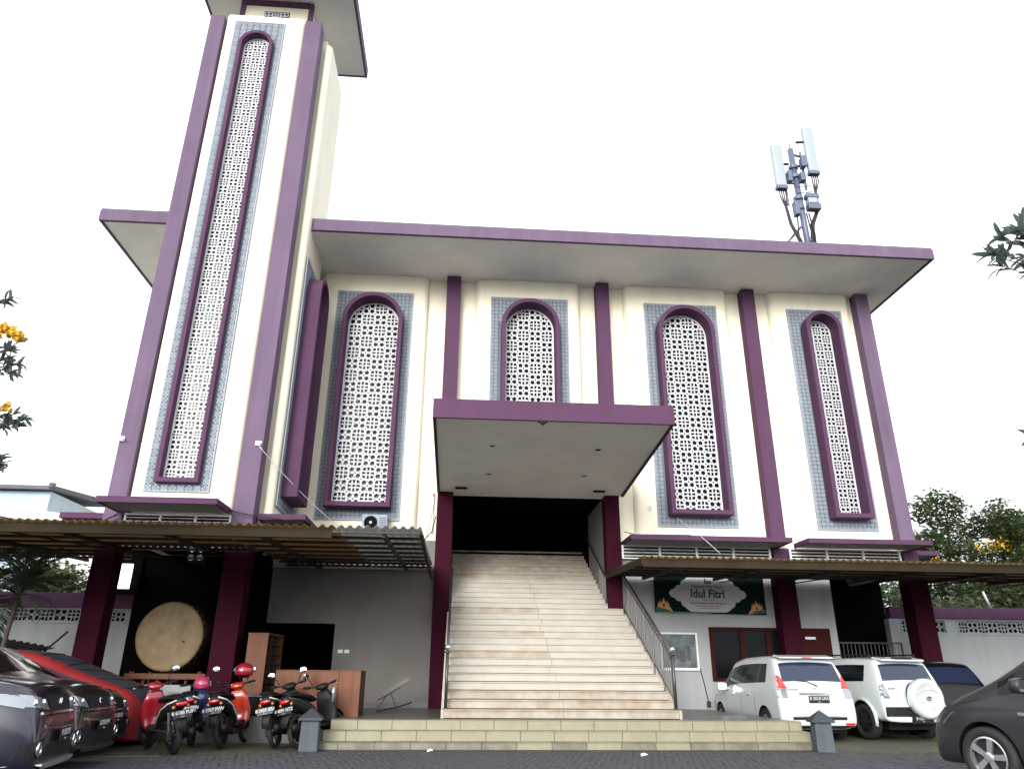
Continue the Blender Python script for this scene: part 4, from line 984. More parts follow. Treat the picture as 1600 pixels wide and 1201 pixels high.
    bm.free()
    return bvh
trimmats = {}
def patch(bvh, parent, name, m, corners, d, off=.012, n=8, deep=.02, smooth=True, bend=None):
    """a solid lens/strip lying on the body: corners are 4 points (ccw), pushed along d until they meet the body"""
    d = V(d).normalized(); c = [V(p) for p in corners]; vs = []; ok = []
    for j in range(n+1):
        for i in range(n+1):
            u, v = i/n, j/n; p = c[0].lerp(c[1], u).lerp(c[3].lerp(c[2], u), v)
            h, nn, _, _ = bvh.ray_cast(p-d*2, d)
            if h is None: h = p; nn = -d; ok.append(False)
            else: ok.append(True)
            if nn.dot(d) > 0: nn = -nn
            vs.append(h-d*off)
    good = [v for v, o in zip(vs, ok) if o]
    N_ = (n+1)**2; vs2 = vs+[v+d*(off+deep) for v in vs]; fs = []
    for j in range(n):
        for i in range(n):
            a = j*(n+1)+i; q = (a, a+1, a+n+2, a+n+1)
            if all(ok[k] for k in q): fs.append(q)
    ed = [(i, i+1) for i in range(n)]+[(n+i*(n+1), n+(i+1)*(n+1)) for i in range(n)]+[(n*(n+1)+i+1, n*(n+1)+i) for i in range(n)]+[((i+1)*(n+1), i*(n+1)) for i in range(n)]
    for a, b in ed:
        if ok[a] and ok[b]: fs.append((b, a, a+N_, b+N_))
    q = MB(); q.v = [tuple(v) for v in vs2]; q.f = fs
    return q.build(name, m, parent, smooth=False)
def hit(bvh, p, d):
    h, nn, _, _ = bvh.ray_cast(V(p)-V(d)*2, V(d)); return h if h else V(p)
def plate_no(parent, s, loc, rz, w=.43, h=.135, sub='04·27', tilt=0):
    e = MB().box(-w/2, w/2, -.006, .006, -h/2, h/2).build('number_plate', M['plate'], parent, bevel=.003); e.location = loc; e.rotation_euler = (tilt, 0, rz)
    text(s, h*.62, M['plate_text'], e, (0, -.0075, h*.12), sx=.95, bold=.002, name='plate_number'); text(sub, h*.22, M['plate_text'], e, (0, -.0075, -h*.36), name='plate_date')
    return e
def mirror(parent, x, y, z, s, m):
    MB().tube([(x, y-s*.10, z-.05), (x, y+s*.02, z-.03)], .025, 6).build('mirror_arm', M[m], parent)
    o = MB().loft([((x+.09, y+s*.1, z), .05, .05), ((x+.05, y+s*.1, z), .105, .08), ((x-.05, y+s*.1, z), .115, .085), ((x-.06, y+s*.1, z), .10, .07)], n=14, e=.8).build('door_mirror', M[m], parent, smooth=True)
    MB().box(x-.066, x-.062, y+s*.1-.09, y+s*.1+.09, z-.06, z+.06).build('mirror_glass', M['bright'], o)
def seam(bvh, parent, pts, d, r=.004):
    P = [hit(bvh, p, d) for p in pts]; MB().tube(P, r, 4).build('panel_seam', M['black'], parent)
def emblem(bvh, parent, c, d, s, kind):
    h = hit(bvh, c, d); dd = V(d).normalized()
    e = MB()
    def ring(rx, rz, ox=0, oz=0):
        pts = [h-dd*.012+V((0, rx*cos(a)+ox, rz*sin(a)+oz)) for a in [2*pi*k/18 for k in range(19)]]; e.tube(pts, .006*s/.08, 5)
    if kind == 'ovals': ring(s, s*.66); ring(s*.35, s*.6); ring(s*.68, s*.27, 0, s*.33)
    if kind == 's': e.tube([h-dd*.012+V((0, a*s, b*s)) for a, b in ((.7, .55), (0, 1), (-.7, .35), (.7, -.3), (0, -1), (-.7, -.5))], .012, 4)
    if kind == 'h': e.tube([h-dd*.012+V((0, a*s, b*s)) for a, b in ((.6, 1), (.4, -1))], .01, 4).tube([h-dd*.012+V((0, a*s, b*s)) for a, b in ((-.6, 1), (-.4, -1))], .01, 4).tube([h-dd*.012+V((0, a*s, b*s)) for a, b in ((.5, 0), (-.5, 0))], .01, 4)
    e.build('emblem', M['chrome'], parent, smooth=True)

def mpv_stations(L=4.1, Hh=1.62, W=.83):
    return [(0.00, .34, .56, .60, W*.84, W*.74), (0.03, .24, .64, .69, W*.95, W*.84), (.10, .22, .90, .94, W*.965, W*.86), (.13, .21, .99, 1.045, W*.97, W*.87),
            (.40, .20, 1.02, Hh-.06, W*.98, W*.78), (.50, .20, 1.02, Hh-.02, W*.985, W*.79), (.62, .20, 1.015, Hh, W*.99, W*.79), (1.12, .2, 1.0, Hh+.015, W, W*.795), (1.20, .2, 1.0, Hh+.015, W, W*.795), (1.98, .2, .975, Hh+.01, W, W*.79),
            (2.05, .2, .97, Hh+.005, W, W*.79), (2.62, .2, .945, Hh-.05, W*.99, W*.77), (2.72, .2, .94, Hh-.09, W*.99, W*.77), (3.28, .2, .90, 1.06, W*.98, W*.84), (3.72, .2, .84, .96, W*.96, W*.82), (L-.10, .2, .74, .84, W*.90, W*.74), (L-.03, .22, .62, .70, W*.80, W*.66), (L, .28, .48, .55, W*.66, W*.54)]
# ---- white van (mpv), seen from behind
e = empty('parked_car', (7.34, 15.55, 0), pi/2+R(1.0), 'white people carrier seen from behind, first car right of the front steps', 'car', 'cars parked under the carports')
trimmats.clear(); trimmats['rear_window'] = 'rear_glass'
st = mpv_stations()
bvh = car_shell(e, st, 'white_car', 'car_glass', {3: 'rear_window', 12: 'windscreen'}, (6, 7, 8, 9, 10, 11, 12), arches=((.78, .30, .83), (3.42, .30, .83)), arch_r=.345)
for x in (.78, 3.42):
    for s in (-1, 1): wheel(e, x, s*.72, .295, .19, .18, s, 'silver', 6)
for s in (-1, 1):
    patch(bvh, e, 'tail_light', M['red_lens'], [(.0, s*.58, .98), (.0, s*.86, .98), (.0, s*.80, 1.22), (.0, s*.66, 1.22)] if s > 0 else [(.0, -.86, .98), (.0, -.58, .98), (.0, -.66, 1.22), (.0, -.80, 1.22)], (1, 0, 0), off=.012, deep=.03)
    patch(bvh, e, 'tail_light_clear', M['clear_lens'], [(.0, min(s*.60, s*.82), .80), (.0, max(s*.60, s*.82), .80), (.0, max(s*.60, s*.82), .975), (.0, min(s*.60, s*.82), .975)], (1, 0, 0), off=.012, deep=.03)
    patch(bvh, e, 'reflector', M['red_lens'], [(.0, min(s*.52, s*.72), .30), (.0, max(s*.52, s*.72), .30), (.0, max(s*.52, s*.72), .345), (.0, min(s*.52, s*.72), .345)], (1, 0, 0), off=.006)
    mirror(e, 2.78, s*.86, .99, s, 'white_car')
    for x in (1.5, 2.4):
        h = hit(bvh, (x, s*.9, .84), (0, -s, 0)); MB().box(x-.08, x+.08, min(h.y, h.y+s*.03), max(h.y, h.y+s*.03), .83, .855).build('door_handle', M['white_car'], e, bevel=.008)
    for xs in (1.22, 2.0, 2.95): seam(bvh, e, [(xs, s*.9, z) for z in (.28, .45, .6, .75, .9)], (0, -s, 0))
patch(bvh, e, 'bumper_slot', M['black_plastic'], [(0, -.56, .40), (0, .56, .40), (0, .56, .455), (0, -.56, .455)], (1, 0, 0), off=.008)
patch(bvh, e, 'bumper_valance', M['black_plastic'], [(0, -.66, .24), (0, .66, .24), (0, .70, .295), (0, -.70, .295)], (1, 0, 0), off=.01)
patch(bvh, e, 'plate_garnish', M['chrome'], [(0, -.36, .865), (0, .36, .865), (0, .36, .90), (0, -.36, .90)], (1, 0, 0), off=.03)
h = hit(bvh, (0, -.08, .76), (1, 0, 0)); plate_no(e, 'B 2018 UFA', (h.x-.02, -.04, .775), -pi/2)
emblem(bvh, e, (0, 0, .955), (1, 0, 0), .06, 'ovals')
h = hit(bvh, (0, .5, .955), (1, 0, 0)); text('AVANZA', .045, M['steel'], e, (h.x-.012, .46, .955), rot=(pi/2, 0, -pi/2), name='badge', sx=1.3)
for s in (-1, 1): seam(bvh, e, [(0, s*y, z) for y, z in ((.575, 1.0), (.58, .8), (.57, .6), (.50, .48), (.3, .465))], (1, 0, 0))
seam(bvh, e, [(0, y, .465) for y in (-.3, -.1, .1, .3)], (1, 0, 0))
hs = [hit(bvh, (0, y, z), (1, 0, 0))-V((.015, 0, 0)) for y, z in ((-.08, 1.02), (.12, 1.11), (.34, 1.125))]
MB().tube(hs, .012, 6, r1=.006).build('rear_wiper', M['black_plastic'], e)
MB().hexa([(.26, -.6, 1.555), (.26, .6, 1.555), (.52, .62, 1.60), (.52, -.62, 1.60)], [(.27, -.58, 1.585), (.27, .58, 1.585), (.56, .6, 1.632), (.56, -.6, 1.632)]).build('roof_spoiler', M['white_car'], e, bevel=.01)
MB().box(.245, .262, -.1, .1, 1.565, 1.58).build('brake_light', M['red_lens'], e)
MB().box(.35, 3.6, -.6, .6, .14, .24).build('underbody', M['black'], e)

# ---- white off-roader with spare wheel cover
e = empty('parked_car', (9.52, 15.75, 0), pi/2+R(8), 'white off-road car with a round spare wheel cover on its tailgate', 'car', 'cars parked under the carports')
st = [(0.00, .36, .58, .62, .66, .60), (0.04, .34, .68, .72, .74, .66), (.10, .34, .92, .96, .755, .68), (.13, .34, 1.04, 1.09, .76, .69), (.30, .34, 1.07, 1.54, .77, .61), (.38, .34, 1.07, 1.585, .77, .62), (.50, .33, 1.06, 1.60, .775, .62), (1.15, .32, 1.05, 1.62, .78, .63), (1.24, .32, 1.05, 1.62, .78, .63),
      (1.95, .32, 1.03, 1.61, .78, .62), (2.03, .32, 1.03, 1.61, .78, .62), (2.5, .32, 1.01, 1.56, .775, .61), (2.6, .32, 1.0, 1.52, .77, .61), (3.02, .32, .98, 1.12, .765, .66), (3.5, .33, .92, 1.04, .75, .64), (3.78, .34, .84, .92, .70, .58), (3.86, .36, .7, .78, .62, .52), (3.9, .4, .6, .64, .5, .44)]
bvh = car_shell(e, st, 'white_car', 'car_glass', {3: 'rear_window', 12: 'windscreen'}, (6, 7, 8, 9, 10, 11, 12), arches=((.72, .36, .78), (3.15, .36, .78)), arch_r=.40)
for x in (.72, 3.15):
    for s in (-1, 1):
        wheel(e, x, s*.67, .34, .225, .2, s, 'rim_dark', 6)
        lip = MB(); pts = [(x+.42*cos(a), s*.775, .36+.42*sin(a)) for a in [pi*k/14 for k in range(-1, 16)]]
        lip.tube(pts, .035, 8).build('arch_flare', M['white_car'], e, smooth=True)
for s in (-1, 1):
    patch(bvh, e, 'tail_light', M['smoke_lens'], [(0, min(s*.56, s*.76), .80), (0, max(s*.56, s*.76), .80), (0, max(s*.62, s*.80), 1.07), (0, min(s*.62, s*.80), 1.07)], (1, 0, 0), off=.012, deep=.03)
    patch(bvh, e, 'lamp_core', M['clear_lens'], [(0, min(s*.60, s*.67), .84), (0, max(s*.60, s*.67), .84), (0, max(s*.63, s*.70), 1.03), (0, min(s*.63, s*.70), 1.03)], (1, 0, 0), off=.02, deep=.02)
    MB().tube([(.5, s*.55, 1.66), (2.2, s*.55, 1.67)], .016, 8).tube([(.5, s*.55, 1.60), (.5, s*.55, 1.66)], .014, 6).tube([(2.2, s*.55, 1.60), (2.2, s*.55, 1.67)], .014, 6).build('roof_rail', M['black_plastic'], e)
    mirror(e, 2.62, s*.82, 1.08, s, 'white_car')
    h = hit(bvh, (1.42, s*.9, .93), (0, -s, 0)); MB().box(1.33, 1.5, min(h.y, h.y+s*.03), max(h.y, h.y+s*.03), .915, .945).build('door_handle', M['black_plastic'], e, bevel=.008)
    for xs in (1.22, 1.98, 2.75): seam(bvh, e, [(xs, s*.9, z) for z in (.42, .6, .75, .9, 1.0)], (0, -s, 0))
    patch(bvh, e, 'side_stripe', M['steel'], [(1.2, s*.9, .985), (2.8, s*.9, .965), (2.8, s*.9, .985), (1.2, s*.9, 1.0)] if s < 0 else [(2.8, .9, .965), (1.2, .9, .985), (1.2, .9, 1.0), (2.8, .9, .985)], (0, -s, 0), off=.004)
patch(bvh, e, 'rear_bumper', M['black_plastic'], [(0, -.72, .46), (0, .72, .46), (0, .72, .64), (0, -.72, .64)], (1, 0, 0), off=.02)
patch(bvh, e, 'bumper_guard', M['white_car'], [(0, -.64, .345), (0, .64, .345), (0, .60, .455), (0, -.60, .455)], (1, 0, 0), off=.045)
MB().hexa([(-.05, -.30, .33), (-.05, .22, .33), (.05, .22, .33), (.05, -.30, .33)], [(-.05, -.27, .50), (-.05, .19, .50), (.05, .19, .50), (.05, -.27, .50)]).build('plate_recess', M['black_plastic'], e)
plate_no(e, 'B 1251 PIN', (-.062, -.04, .41), -pi/2, w=.40, h=.12)
sw = MB().lathe([(.375, .0), (.39, -.03), (.385, -.14), (.35, -.175), (.30, -.18), (.29, -.172), (.001, -.172)], (0, 0, 0), 'X', n=44, close=False)
c_o = sw.build('spare_wheel_cover', M['white_car'], e, smooth=True, loc=(-.0, -.17, .80))
MB().lathe([(.34, 0), (.34, .12), (.2, .12)], (0, 0, 0), 'X', n=30, close=False).build('spare_tyre', M['rubber'], c_o)
MB().tube([(-.176, -.24, .10), (-.178, -.12, .17), (-.178, .12, .17), (-.176, .24, .10)], .007, 5).tube([(-.176, -.26, -.06), (-.176, .26, -.06)], .006, 5).tube([(-.176, -.2, -.2), (-.178, 0, -.16), (-.176, .2, -.2)], .006, 5).build('cover_crease', M['silver'], c_o)
rg = MB(); 
def rr2(rx, rz, oz=0): rg.tube([(-.182, rx*cos(2*pi*k/16), oz+rz*sin(2*pi*k/16)) for k in range(17)], .006, 5)
rr2(.06, .04); rr2(.022, .037); rr2(.04, .016, .02); rg.build('emblem', M['steel'], c_o)
h = hit(bvh, (0, .42, .98), (1, 0, 0)); text('RUSH', .055, M['steel'], e, (h.x-.012, .46, .985), rot=(pi/2, 0, -pi/2), name='badge', sx=1.3)
MB().box(h.x-.012, h.x-.004, .36, .52, .875, .905).build('badge_bar', M['steel'], e)
MB().hexa([(.17, -.52, 1.52), (.17, .52, 1.52), (.45, .55, 1.58), (.45, -.55, 1.58)], [(.18, -.5, 1.56), (.18, .5, 1.56), (.48, .53, 1.612), (.48, -.53, 1.612)]).build('roof_spoiler', M['white_car'], e, bevel=.01)
MB().box(.155, .30, -.2, .2, 1.562, 1.60).build('spoiler_top', M['black_plastic'], e, bevel=.008)
MB().lathe([(.06, 0), (.03, .05)], (1.0, .2, 1.62), n=10).build('roof_antenna', M['black_plastic'], e)
for (a, b) in ((-.56, 1.14), (-.50, 1.11)): pass
hh = hit(bvh, (0, -.52, 1.16), (1, 0, 0)); MB().tube([hh+V((-.012, .05*cos(k*1.3), .04*sin(k*2.1))) for k in range(5)], .008, 5).build('window_sticker', M['flower'], e)
MB().box(.3, 3.5, -.5, .5, .2, .36).build('underbody', M['black'], e)

# ---- black car beyond
e = empty('parked_car', (11.35, 17.0, 0), pi/2+R(3), 'black car mostly hidden between the white off-road car and the grey car', 'car', 'cars parked under the carports')
st = mpv_stations(3.95, 1.56, .85)
bvh = car_shell(e, st, 'black_car', 'car_glass', {3: 'rear_window', 12: 'windscreen'}, (6, 7, 8, 9, 10, 11, 12), arches=((.78, .30, .85), (3.3, .30, .85)), arch_r=.345)
for x in (.78, 3.3):
    for s in (-1, 1): wheel(e, x, s*.73, .30, .19, .18, s, 'rim_dark', 5)
for s in (-1, 1):
    patch(bvh, e, 'tail_light', M['red_lens'], [(0, min(s*.60, s*.82), .82), (0, max(s*.60, s*.82), .82), (0, max(s*.66, s*.80), .98), (0, min(s*.66, s*.80), .98)], (1, 0, 0), off=.01)
    mirror(e, 2.78, s*.88, .99, s, 'black_car')

# ---- grey people carrier, near right, nose to the left
e = empty('parked_car', (8.36, 6.02, 0), R(112), 'dark grey people carrier cut off by the right edge, with a silver five-spoke wheel', 'car')
trimmats.clear()
W = .88
st = [(0.0, .3, .6, .66, W*.8, W*.7), (.06, .24, .9, .96, W*.95, W*.85), (.14, .2, 1.05, 1.1, W*.97, W*.87), (.42, .2, 1.08, 1.62, W*.98, W*.78), (.55, .2, 1.07, 1.68, W*.985, W*.79), (1.2, .2, 1.06, 1.73, W, W*.8), (1.3, .2, 1.06, 1.73, W, W*.8), (2.0, .2, 1.03, 1.72, W, W*.8), (2.08, .2, 1.03, 1.72, W, W*.8),
      (2.62, .2, 1.0, 1.66, W, W*.79), (2.72, .2, 1.0, 1.62, W, W*.79), (3.42, .2, .97, 1.16, W*.985, W*.86), (3.80, .2, .93, 1.03, W*.97, W*.83), (4.10, .2, .83, .92, W*.93, W*.76), (4.28, .19, .70, .80, W*.86, W*.68), (4.36, .2, .55, .64, W*.78, W*.6), (4.40, .24, .42, .5, W*.66, W*.5)]
bvh = car_shell(e, st, 'grey_car', 'car_glass', {2: 'rear_window', 10: 'windscreen'}, (4, 5, 6, 7, 8, 9, 10), arches=((.80, .33, W), (3.60, .33, W)), arch_r=.375)
for x in (.80, 3.60):
    for s in (-1, 1): wheel(e, x, s*.775, .325, .225, .2, s, 'silver', 5, twist=pi/2+.25, thick=.034)
for s in (-1, 1):
    mirror(e, 2.98, s*.92, 1.10, s, 'grey_car')
    patch(bvh, e, 'headlight', M['smoke_lens'], [(4.5, min(s*.42, s*.80), .66), (4.5, max(s*.42, s*.80), .66), (4.5, max(s*.5, s*.82), .80), (4.5, min(s*.5, s*.82), .80)], (-1, 0, 0), off=.01)
    h = hit(bvh, (3.12, s*.95, .80), (0, -s, 0)); MB().box(3.08, 3.15, min(h.y, h.y+s*.012), max(h.y, h.y+s*.012), .785, .82).build('side_repeater', M['clear_lens'], e, bevel=.004)
    for xs in (2.1, 2.95): seam(bvh, e, [(xs, s*.95, z) for z in (.3, .45, .6, .75, .9, .98)], (0, -s, 0))
    seam(bvh, e, [(4.02-.15*k, s*(.95), .86+.03*k) for k in range(4)], (0, -s, 0))
    patch(bvh, e, 'sill_trim', M['chrome'], [(1.3, s*.95, .25), (3.15, s*.95, .25), (3.15, s*.95, .275), (1.3, s*.95, .275)] if s < 0 else [(3.15, .95, .25), (1.3, .95, .25), (1.3, .95, .275), (3.15, .95, .275)], (0, -s, 0), off=.008)
patch(bvh, e, 'grille', M['black_plastic'], [(4.5, -.4, .50), (4.5, .4, .50), (4.5, .4, .62), (4.5, -.4, .62)], (-1, 0, 0), off=.01)
MB().box(.4, 4.0, -.6, .6, .14, .24).build('underbody', M['black'], e)

# ---- left row, noses to the right
def left_car(loc, rz, label, paint, L, Hh, W, hood, kind, no):
    e = empty('parked_car', loc, rz, label, 'car')
    st = [(0.0, .3, .6, .66, W*.8, W*.7), (.08, .24, .95, 1.0, W*.95, W*.85), (.5, .2, 1.06, Hh-.08, W*.98, W*.78), (.7, .2, 1.06, Hh, W*.99, W*.79), (1.4, .2, 1.05, Hh+.02, W, W*.8), (1.5, .2, 1.05, Hh+.02, W, W*.8), (2.1, .2, 1.03, Hh, W, W*.8), (2.18, .2, 1.03, Hh, W, W*.8),
          (L-1.85, .2, 1.0, Hh-.08, W, W*.78), (L-1.75, .2, 1.0, Hh-.12, W, W*.78), (L-1.08, .2, hood-.14, hood+.02, W*.985, W*.86), (L-.6, .2, hood-.2, hood-.02, W*.97, W*.84), (L-.26, .2, hood-.27, hood-.085, W*.945, W*.80), (L-.12, .2, hood-.36, hood-.17, W*.90, W*.74), (L-.04, .2, .58, .70, W*.83, W*.68), (L, .23, .45, .54, W*.74, W*.60)]
    bvh = car_shell(e, st, paint, 'car_glass', {1: 'rear_window', 9: 'windscreen'}, (3, 4, 5, 6, 7, 8, 9), arches=((.8, .33, W), (L-.83, .33, W)), arch_r=.375)
    for x in (.8, L-.83):
        for s in (-1, 1): wheel(e, x, s*(W-.11), .325, .215, .2, s, 'silver', 5)
    D = (-1, 0, 0); X = L+.2
    for s in (-1, 1):
        a, b = sorted((s*.40, s*.80))
        c, d = sorted((s*.46, s*.82))
        zt = hood-.20
        patch(bvh, e, 'headlight', M['clear_lens'], [(X, a, zt-.15), (X, b, zt-.10), (X, d, zt+.03), (X, c, zt-.04)] if s > 0 else [(X, a, zt-.10), (X, b, zt-.15), (X, d, zt-.04), (X, c, zt+.03)], D, off=.012, deep=.04)
        q_ = [(L-.80, s*1.2, zt-.01), (L-.20, s*1.2, zt-.12), (L-.16, s*1.2, zt-.02), (L-.62, s*1.2, zt+.05)]
        patch(bvh, e, 'headlight', M['clear_lens'], q_, (0, -s, 0), off=.010, deep=.04)
        for yy in (.52, .68):
            h = hit(bvh, (X, s*yy, zt-.07), D); MB().ell((h.x+.006, s*yy, zt-.07), .025, .042, .038).build('headlight_lens', M['bright'], e, smooth=True)
        a, b = sorted((s*.56, s*.80))
        patch(bvh, e, 'fog_light_bay', M['black_plastic'], [(X, a, .33), (X, b, .33), (X, b, .52), (X, a, .47)], D, off=.006)
        h = hit(bvh, (X, s*.66, .42), D)
        MB().lathe([(.075, 0), (.07, .02), (.055, .02), (.05, 0)], (h.x+.004, s*.66, .42), 'X', n=22).build('fog_light', M['chrome'], e, smooth=True)
        MB().lathe([(.05, 0), (.03, .012)], (h.x+.008, s*.66, .42), 'X', n=18).build('fog_lens', M['smoke_lens'], e, smooth=True)
        mirror(e, L-1.55, s*(W+.03), 1.04, s, paint)
        seam(bvh, e, [(L-.95, s*W, z) for z in (.3, .5, .7, .85)], (0, -s, 0)); seam(bvh, e, [(2.16, s*W, z) for z in (.3, .5, .7, .85)], (0, -s, 0))
        MB().tube([hit(bvh, (L-1.0+.12*k, s*(.70-.02*k), 2), (0, 0, -1))+V((0, 0, .002)) for k in range(7)], .004, 4).build('panel_seam', M['black'], e)
    patch(bvh, e, 'grille', M['black_plastic'], [(X, -.36, hood-.40), (X, .36, hood-.40), (X, .40, hood-.20), (X, -.40, hood-.20)], D, off=.014)
    patch(bvh, e, 'chrome_bar', M['chrome'], [(X, -.62, hood-.385), (X, .62, hood-.385), (X, .62, hood-.36), (X, -.62, hood-.36)], D, off=.022)
    patch(bvh, e, 'air_intake', M['black_plastic'], [(X, -.48, .33), (X, .48, .33), (X, .42, .46), (X, -.42, .46)], D, off=.010)
    patch(bvh, e, 'bumper_lip', M['silver'] if kind == 'h' else M['grey_car'], [(X, -.80, .225), (X, .80, .225), (X, .78, .275), (X, -.78, .275)], D, off=.045, deep=.08)
    emblem(bvh, e, (X, 0, hood-.29), D, .055, kind)
    plate_no(e, no, (L+.045, 0, .53), pi/2, w=.40)
    MB().box(.4, L-.4, -.6, .6, .14, .24).build('underbody', M['black'], e)
    return e
left_car((-8.70, 8.58, 0), R(11), 'dark blue-grey car at the left edge, nearest of the left row', 'blue_car', 4.4, 1.64, .88, 1.13, 'h', 'B 1357 FS')
left_car((-8.98, 10.95, 0), R(4), 'dark brown-grey car behind the nearest left car, its number plate ending in PV', 'brown_car', 4.25, 1.64, .85, 1.09, 's', 'B 2163 PV')
left_car((-9.5, 12.85, 0), R(3), 'glossy black car nose between the brown-grey car and the covered car', 'black_car', 4.2, 1.55, .83, 1.0, 'ovals', 'B 1620 KS')
# ---- covered car
e = empty('covered_car', (-9.92, 15.25, 0), R(-3), 'car under a dark fabric cover with a broad red stripe', 'covered car')
L, W, Hh = 4.5, .92, 1.54
st = [(0.0, .12, .6, .9, W*.8, W*.7), (.3, .08, .95, 1.35, W*.95, W*.75), (.8, .06, 1.05, Hh-.02, W*.99, W*.76), (1.5, .05, 1.08, Hh+.03, W, W*.78), (2.3, .05, 1.08, Hh, W, W*.78), (2.75, .05, 1.0, Hh-.14, W, W*.76), (3.3, .05, .9, 1.18, W, W*.8), (3.8, .05, .84, 1.02, W*.97, W*.8), (4.25, .06, .72, .88, W*.93, W*.74), (4.42, .06, .6, .70, W*.86, W*.68), (4.48, .08, .4, .48, W*.8, W*.6)]
trimmats.clear(); trimmats['red_stripe'] = 'cover_red'
bvh = car_shell(e, st, 'cover', 'car_glass', {}, (), p9=.74, trim=[(0, 7, 7, 8, 'red_stripe'), (7, 8, 4, 8, 'red_stripe'), (8, 10, 1, 8, 'red_stripe')])
for k in range(4):
    x = 2.7+k*.45
    MB().tube([hit(bvh, (x+.02*q, -.9+.18*q, 3), (0, 0, -1))+V((0, 0, .006)) for q in range(1, 10)], .008, 4).build('cover_fold', M['cover'], e)
for x in (2.6, 3.1): MB().tube([hit(bvh, (x-.25*q/8, -.9+.2*q, 3), (0, 0, -1))+V((0, 0, .008)) for q in range(1, 9)], .007, 4).build('tie_cord', M['cable'], e)

# ================================================================ motor scooters
def scooter(loc, rz, lean, label, c1, c2, line, no, helmet=None, mirror_ = (1, 1), trim=None, shield=None, group='motor scooters parked at the left'):
    e = empty('motor_scooter', loc, rz, label, 'motor scooter', group); e.rotation_euler = (lean, 0, rz)
    r = .275
    for x in (0, 1.24):
        t = MB()
        pr_ = [(r-.055, -.03), (r-.03, -.045), (r-.008, -.032), (r, 0), (r-.008, .032), (r-.03, .045), (r-.055, .03)]
        o = t.lathe(pr_, (0, 0, 0), 'Y', n=28, close=False).build('wheel', M['rubber'], e, smooth=True, loc=(x, 0, r))
        q = MB().lathe([(r-.05, -.03), (r-.06, -.03), (r-.06, .03), (r-.05, .03)], (0, 0, 0), 'Y', n=28, close=False)
        for k in range(5):
            a = 2*pi*k/5; q.tube([(.03*cos(a), 0, .03*sin(a)), ((r-.055)*cos(a), 0, (r-.055)*sin(a))], .014, 5)
        q.lathe([(.045, -.06), (.045, .06)], (0, 0, 0), 'Y', n=12).build('rim', M['rim_dark'], o)
    MB().loft([((-.36, 0, .80), .05, .03), ((-.30, 0, .76), .10, .07), ((-.1, 0, .71), .135, .10), ((.15, 0, .66), .145, .12), ((.38, 0, .55), .13, .13), ((.52, 0, .40), .11, .10), ((.60, 0, .32), .08, .05)], n=16, e=.85).build('rear_body', M[c1], e, smooth=True)
    MB().loft([((-.28, 0, .835), .09, .02), ((-.15, 0, .84), .125, .035), ((.1, 0, .825), .135, .045), ((.35, 0, .795), .12, .05), ((.56, 0, .76), .07, .03)], n=14, e=.8).build('seat', M['black'], e, smooth=True)
    for s in (-1, 1): MB().tube([(-.33, s*.075, .80), (-.12, s*.137, .75), (.15, s*.148, .66), (.40, s*.135, .50), (.52, s*.11, .36)], .013, 6).build('side_stripe', M[line], e, smooth=True)
    MB().tube([(-.05, -.10, .86), (-.30, -.10, .88), (-.38, 0, .885), (-.30, .10, .88), (-.05, .10, .86)], .013, 8).build('grab_rail', M['black'], e, smooth=True)
    MB().loft([((.48, 0, .33), .12, .035), ((.8, 0, .31), .13, .03), ((.96, 0, .36), .12, .04)], n=12, e=.5).build('floorboard', M['black_plastic'], e, smooth=True)
    MB().loft([((.90, 0, .28), .10, .04), ((.99, 0, .38), .17, .05), ((1.0, 0, .55), .205, .05), ((.95, 0, .74), .175, .045), ((.885, 0, .90), .11, .04)], n=16, e=.8).build('leg_shield', M[c2], e, smooth=True)
    MB().loft([((1.09, 0, .48), .06, .05), ((1.08, 0, .66), .13, .06), ((1.0, 0, .84), .12, .06), ((.93, 0, .95), .07, .04)], n=14).build('front_cowl', M[c2], e, smooth=True)
    MB().loft([((.80, 0, .955), .06, .03), ((.86, 0, .98), .13, .055), ((.93, 0, .99), .12, .06), ((.99, 0, .96), .06, .04)], n=14, e=.9).build('headset', M[c2 if shield is None else shield], e, smooth=True)
    MB().ell((1.09, 0, .80), .035, .075, .05).build('headlight', M['clear_lens'], e, smooth=True)
    MB().tube([(.80, -.33, 1.02), (.86, -.15, 1.0), (.88, 0, .99), (.86, .15, 1.0), (.80, .33, 1.02)], .014, 8).build('handlebar', M['black_plastic'], e, smooth=True)
    for s in (-1, 1):
        MB().tube([(.835, s*.22, 1.008), (.80, s*.34, 1.02)], .021, 8).build('grip', M['black'], e, smooth=True)
        MB().tube([(.86, s*.2, 1.0), (.90, s*.34, .99)], .007, 5).build('brake_lever', M['silver'], e)
        if mirror_[0 if s > 0 else 1]:
            MB().tube([(.86, s*.17, 1.01), (.85, s*.22, 1.12), (.83, s*.27, 1.19)], .008, 6).build('mirror_stalk', M['black'], e)
            mo = MB().ell((.84, s*.30, 1.22), .022, .075, .05).build('mirror', M['black_plastic'], e, smooth=True)
            MB().lathe([(.062, 0), (.06, -.006), (.001, -.008)], (0, 0, 0), 'X', n=18, close=False).build('mirror_glass', M['bright'], mo, loc=(.818, s*.30, 1.22))
            mo.children[0].scale = (1, 1, .68)
        MB().tube([(1.05, s*.07, .62), (1.24, s*.075, .275)], .02, 8).build('fork_leg', M['black_plastic'], e)
        MB().ell((-.30, s*.105, .70), .025, .03, .03).build('indicator', M['amber'], e, smooth=True)
    fe = MB(); a0 = [R(d) for d in range(35, 160, 12)]
    fe.loft([((1.24+.315*cos(a), 0, r+.315*sin(a)), .06, .012) for a in a0], n=10, e=.6).build('front_mudguard', M[c2], e, smooth=True)
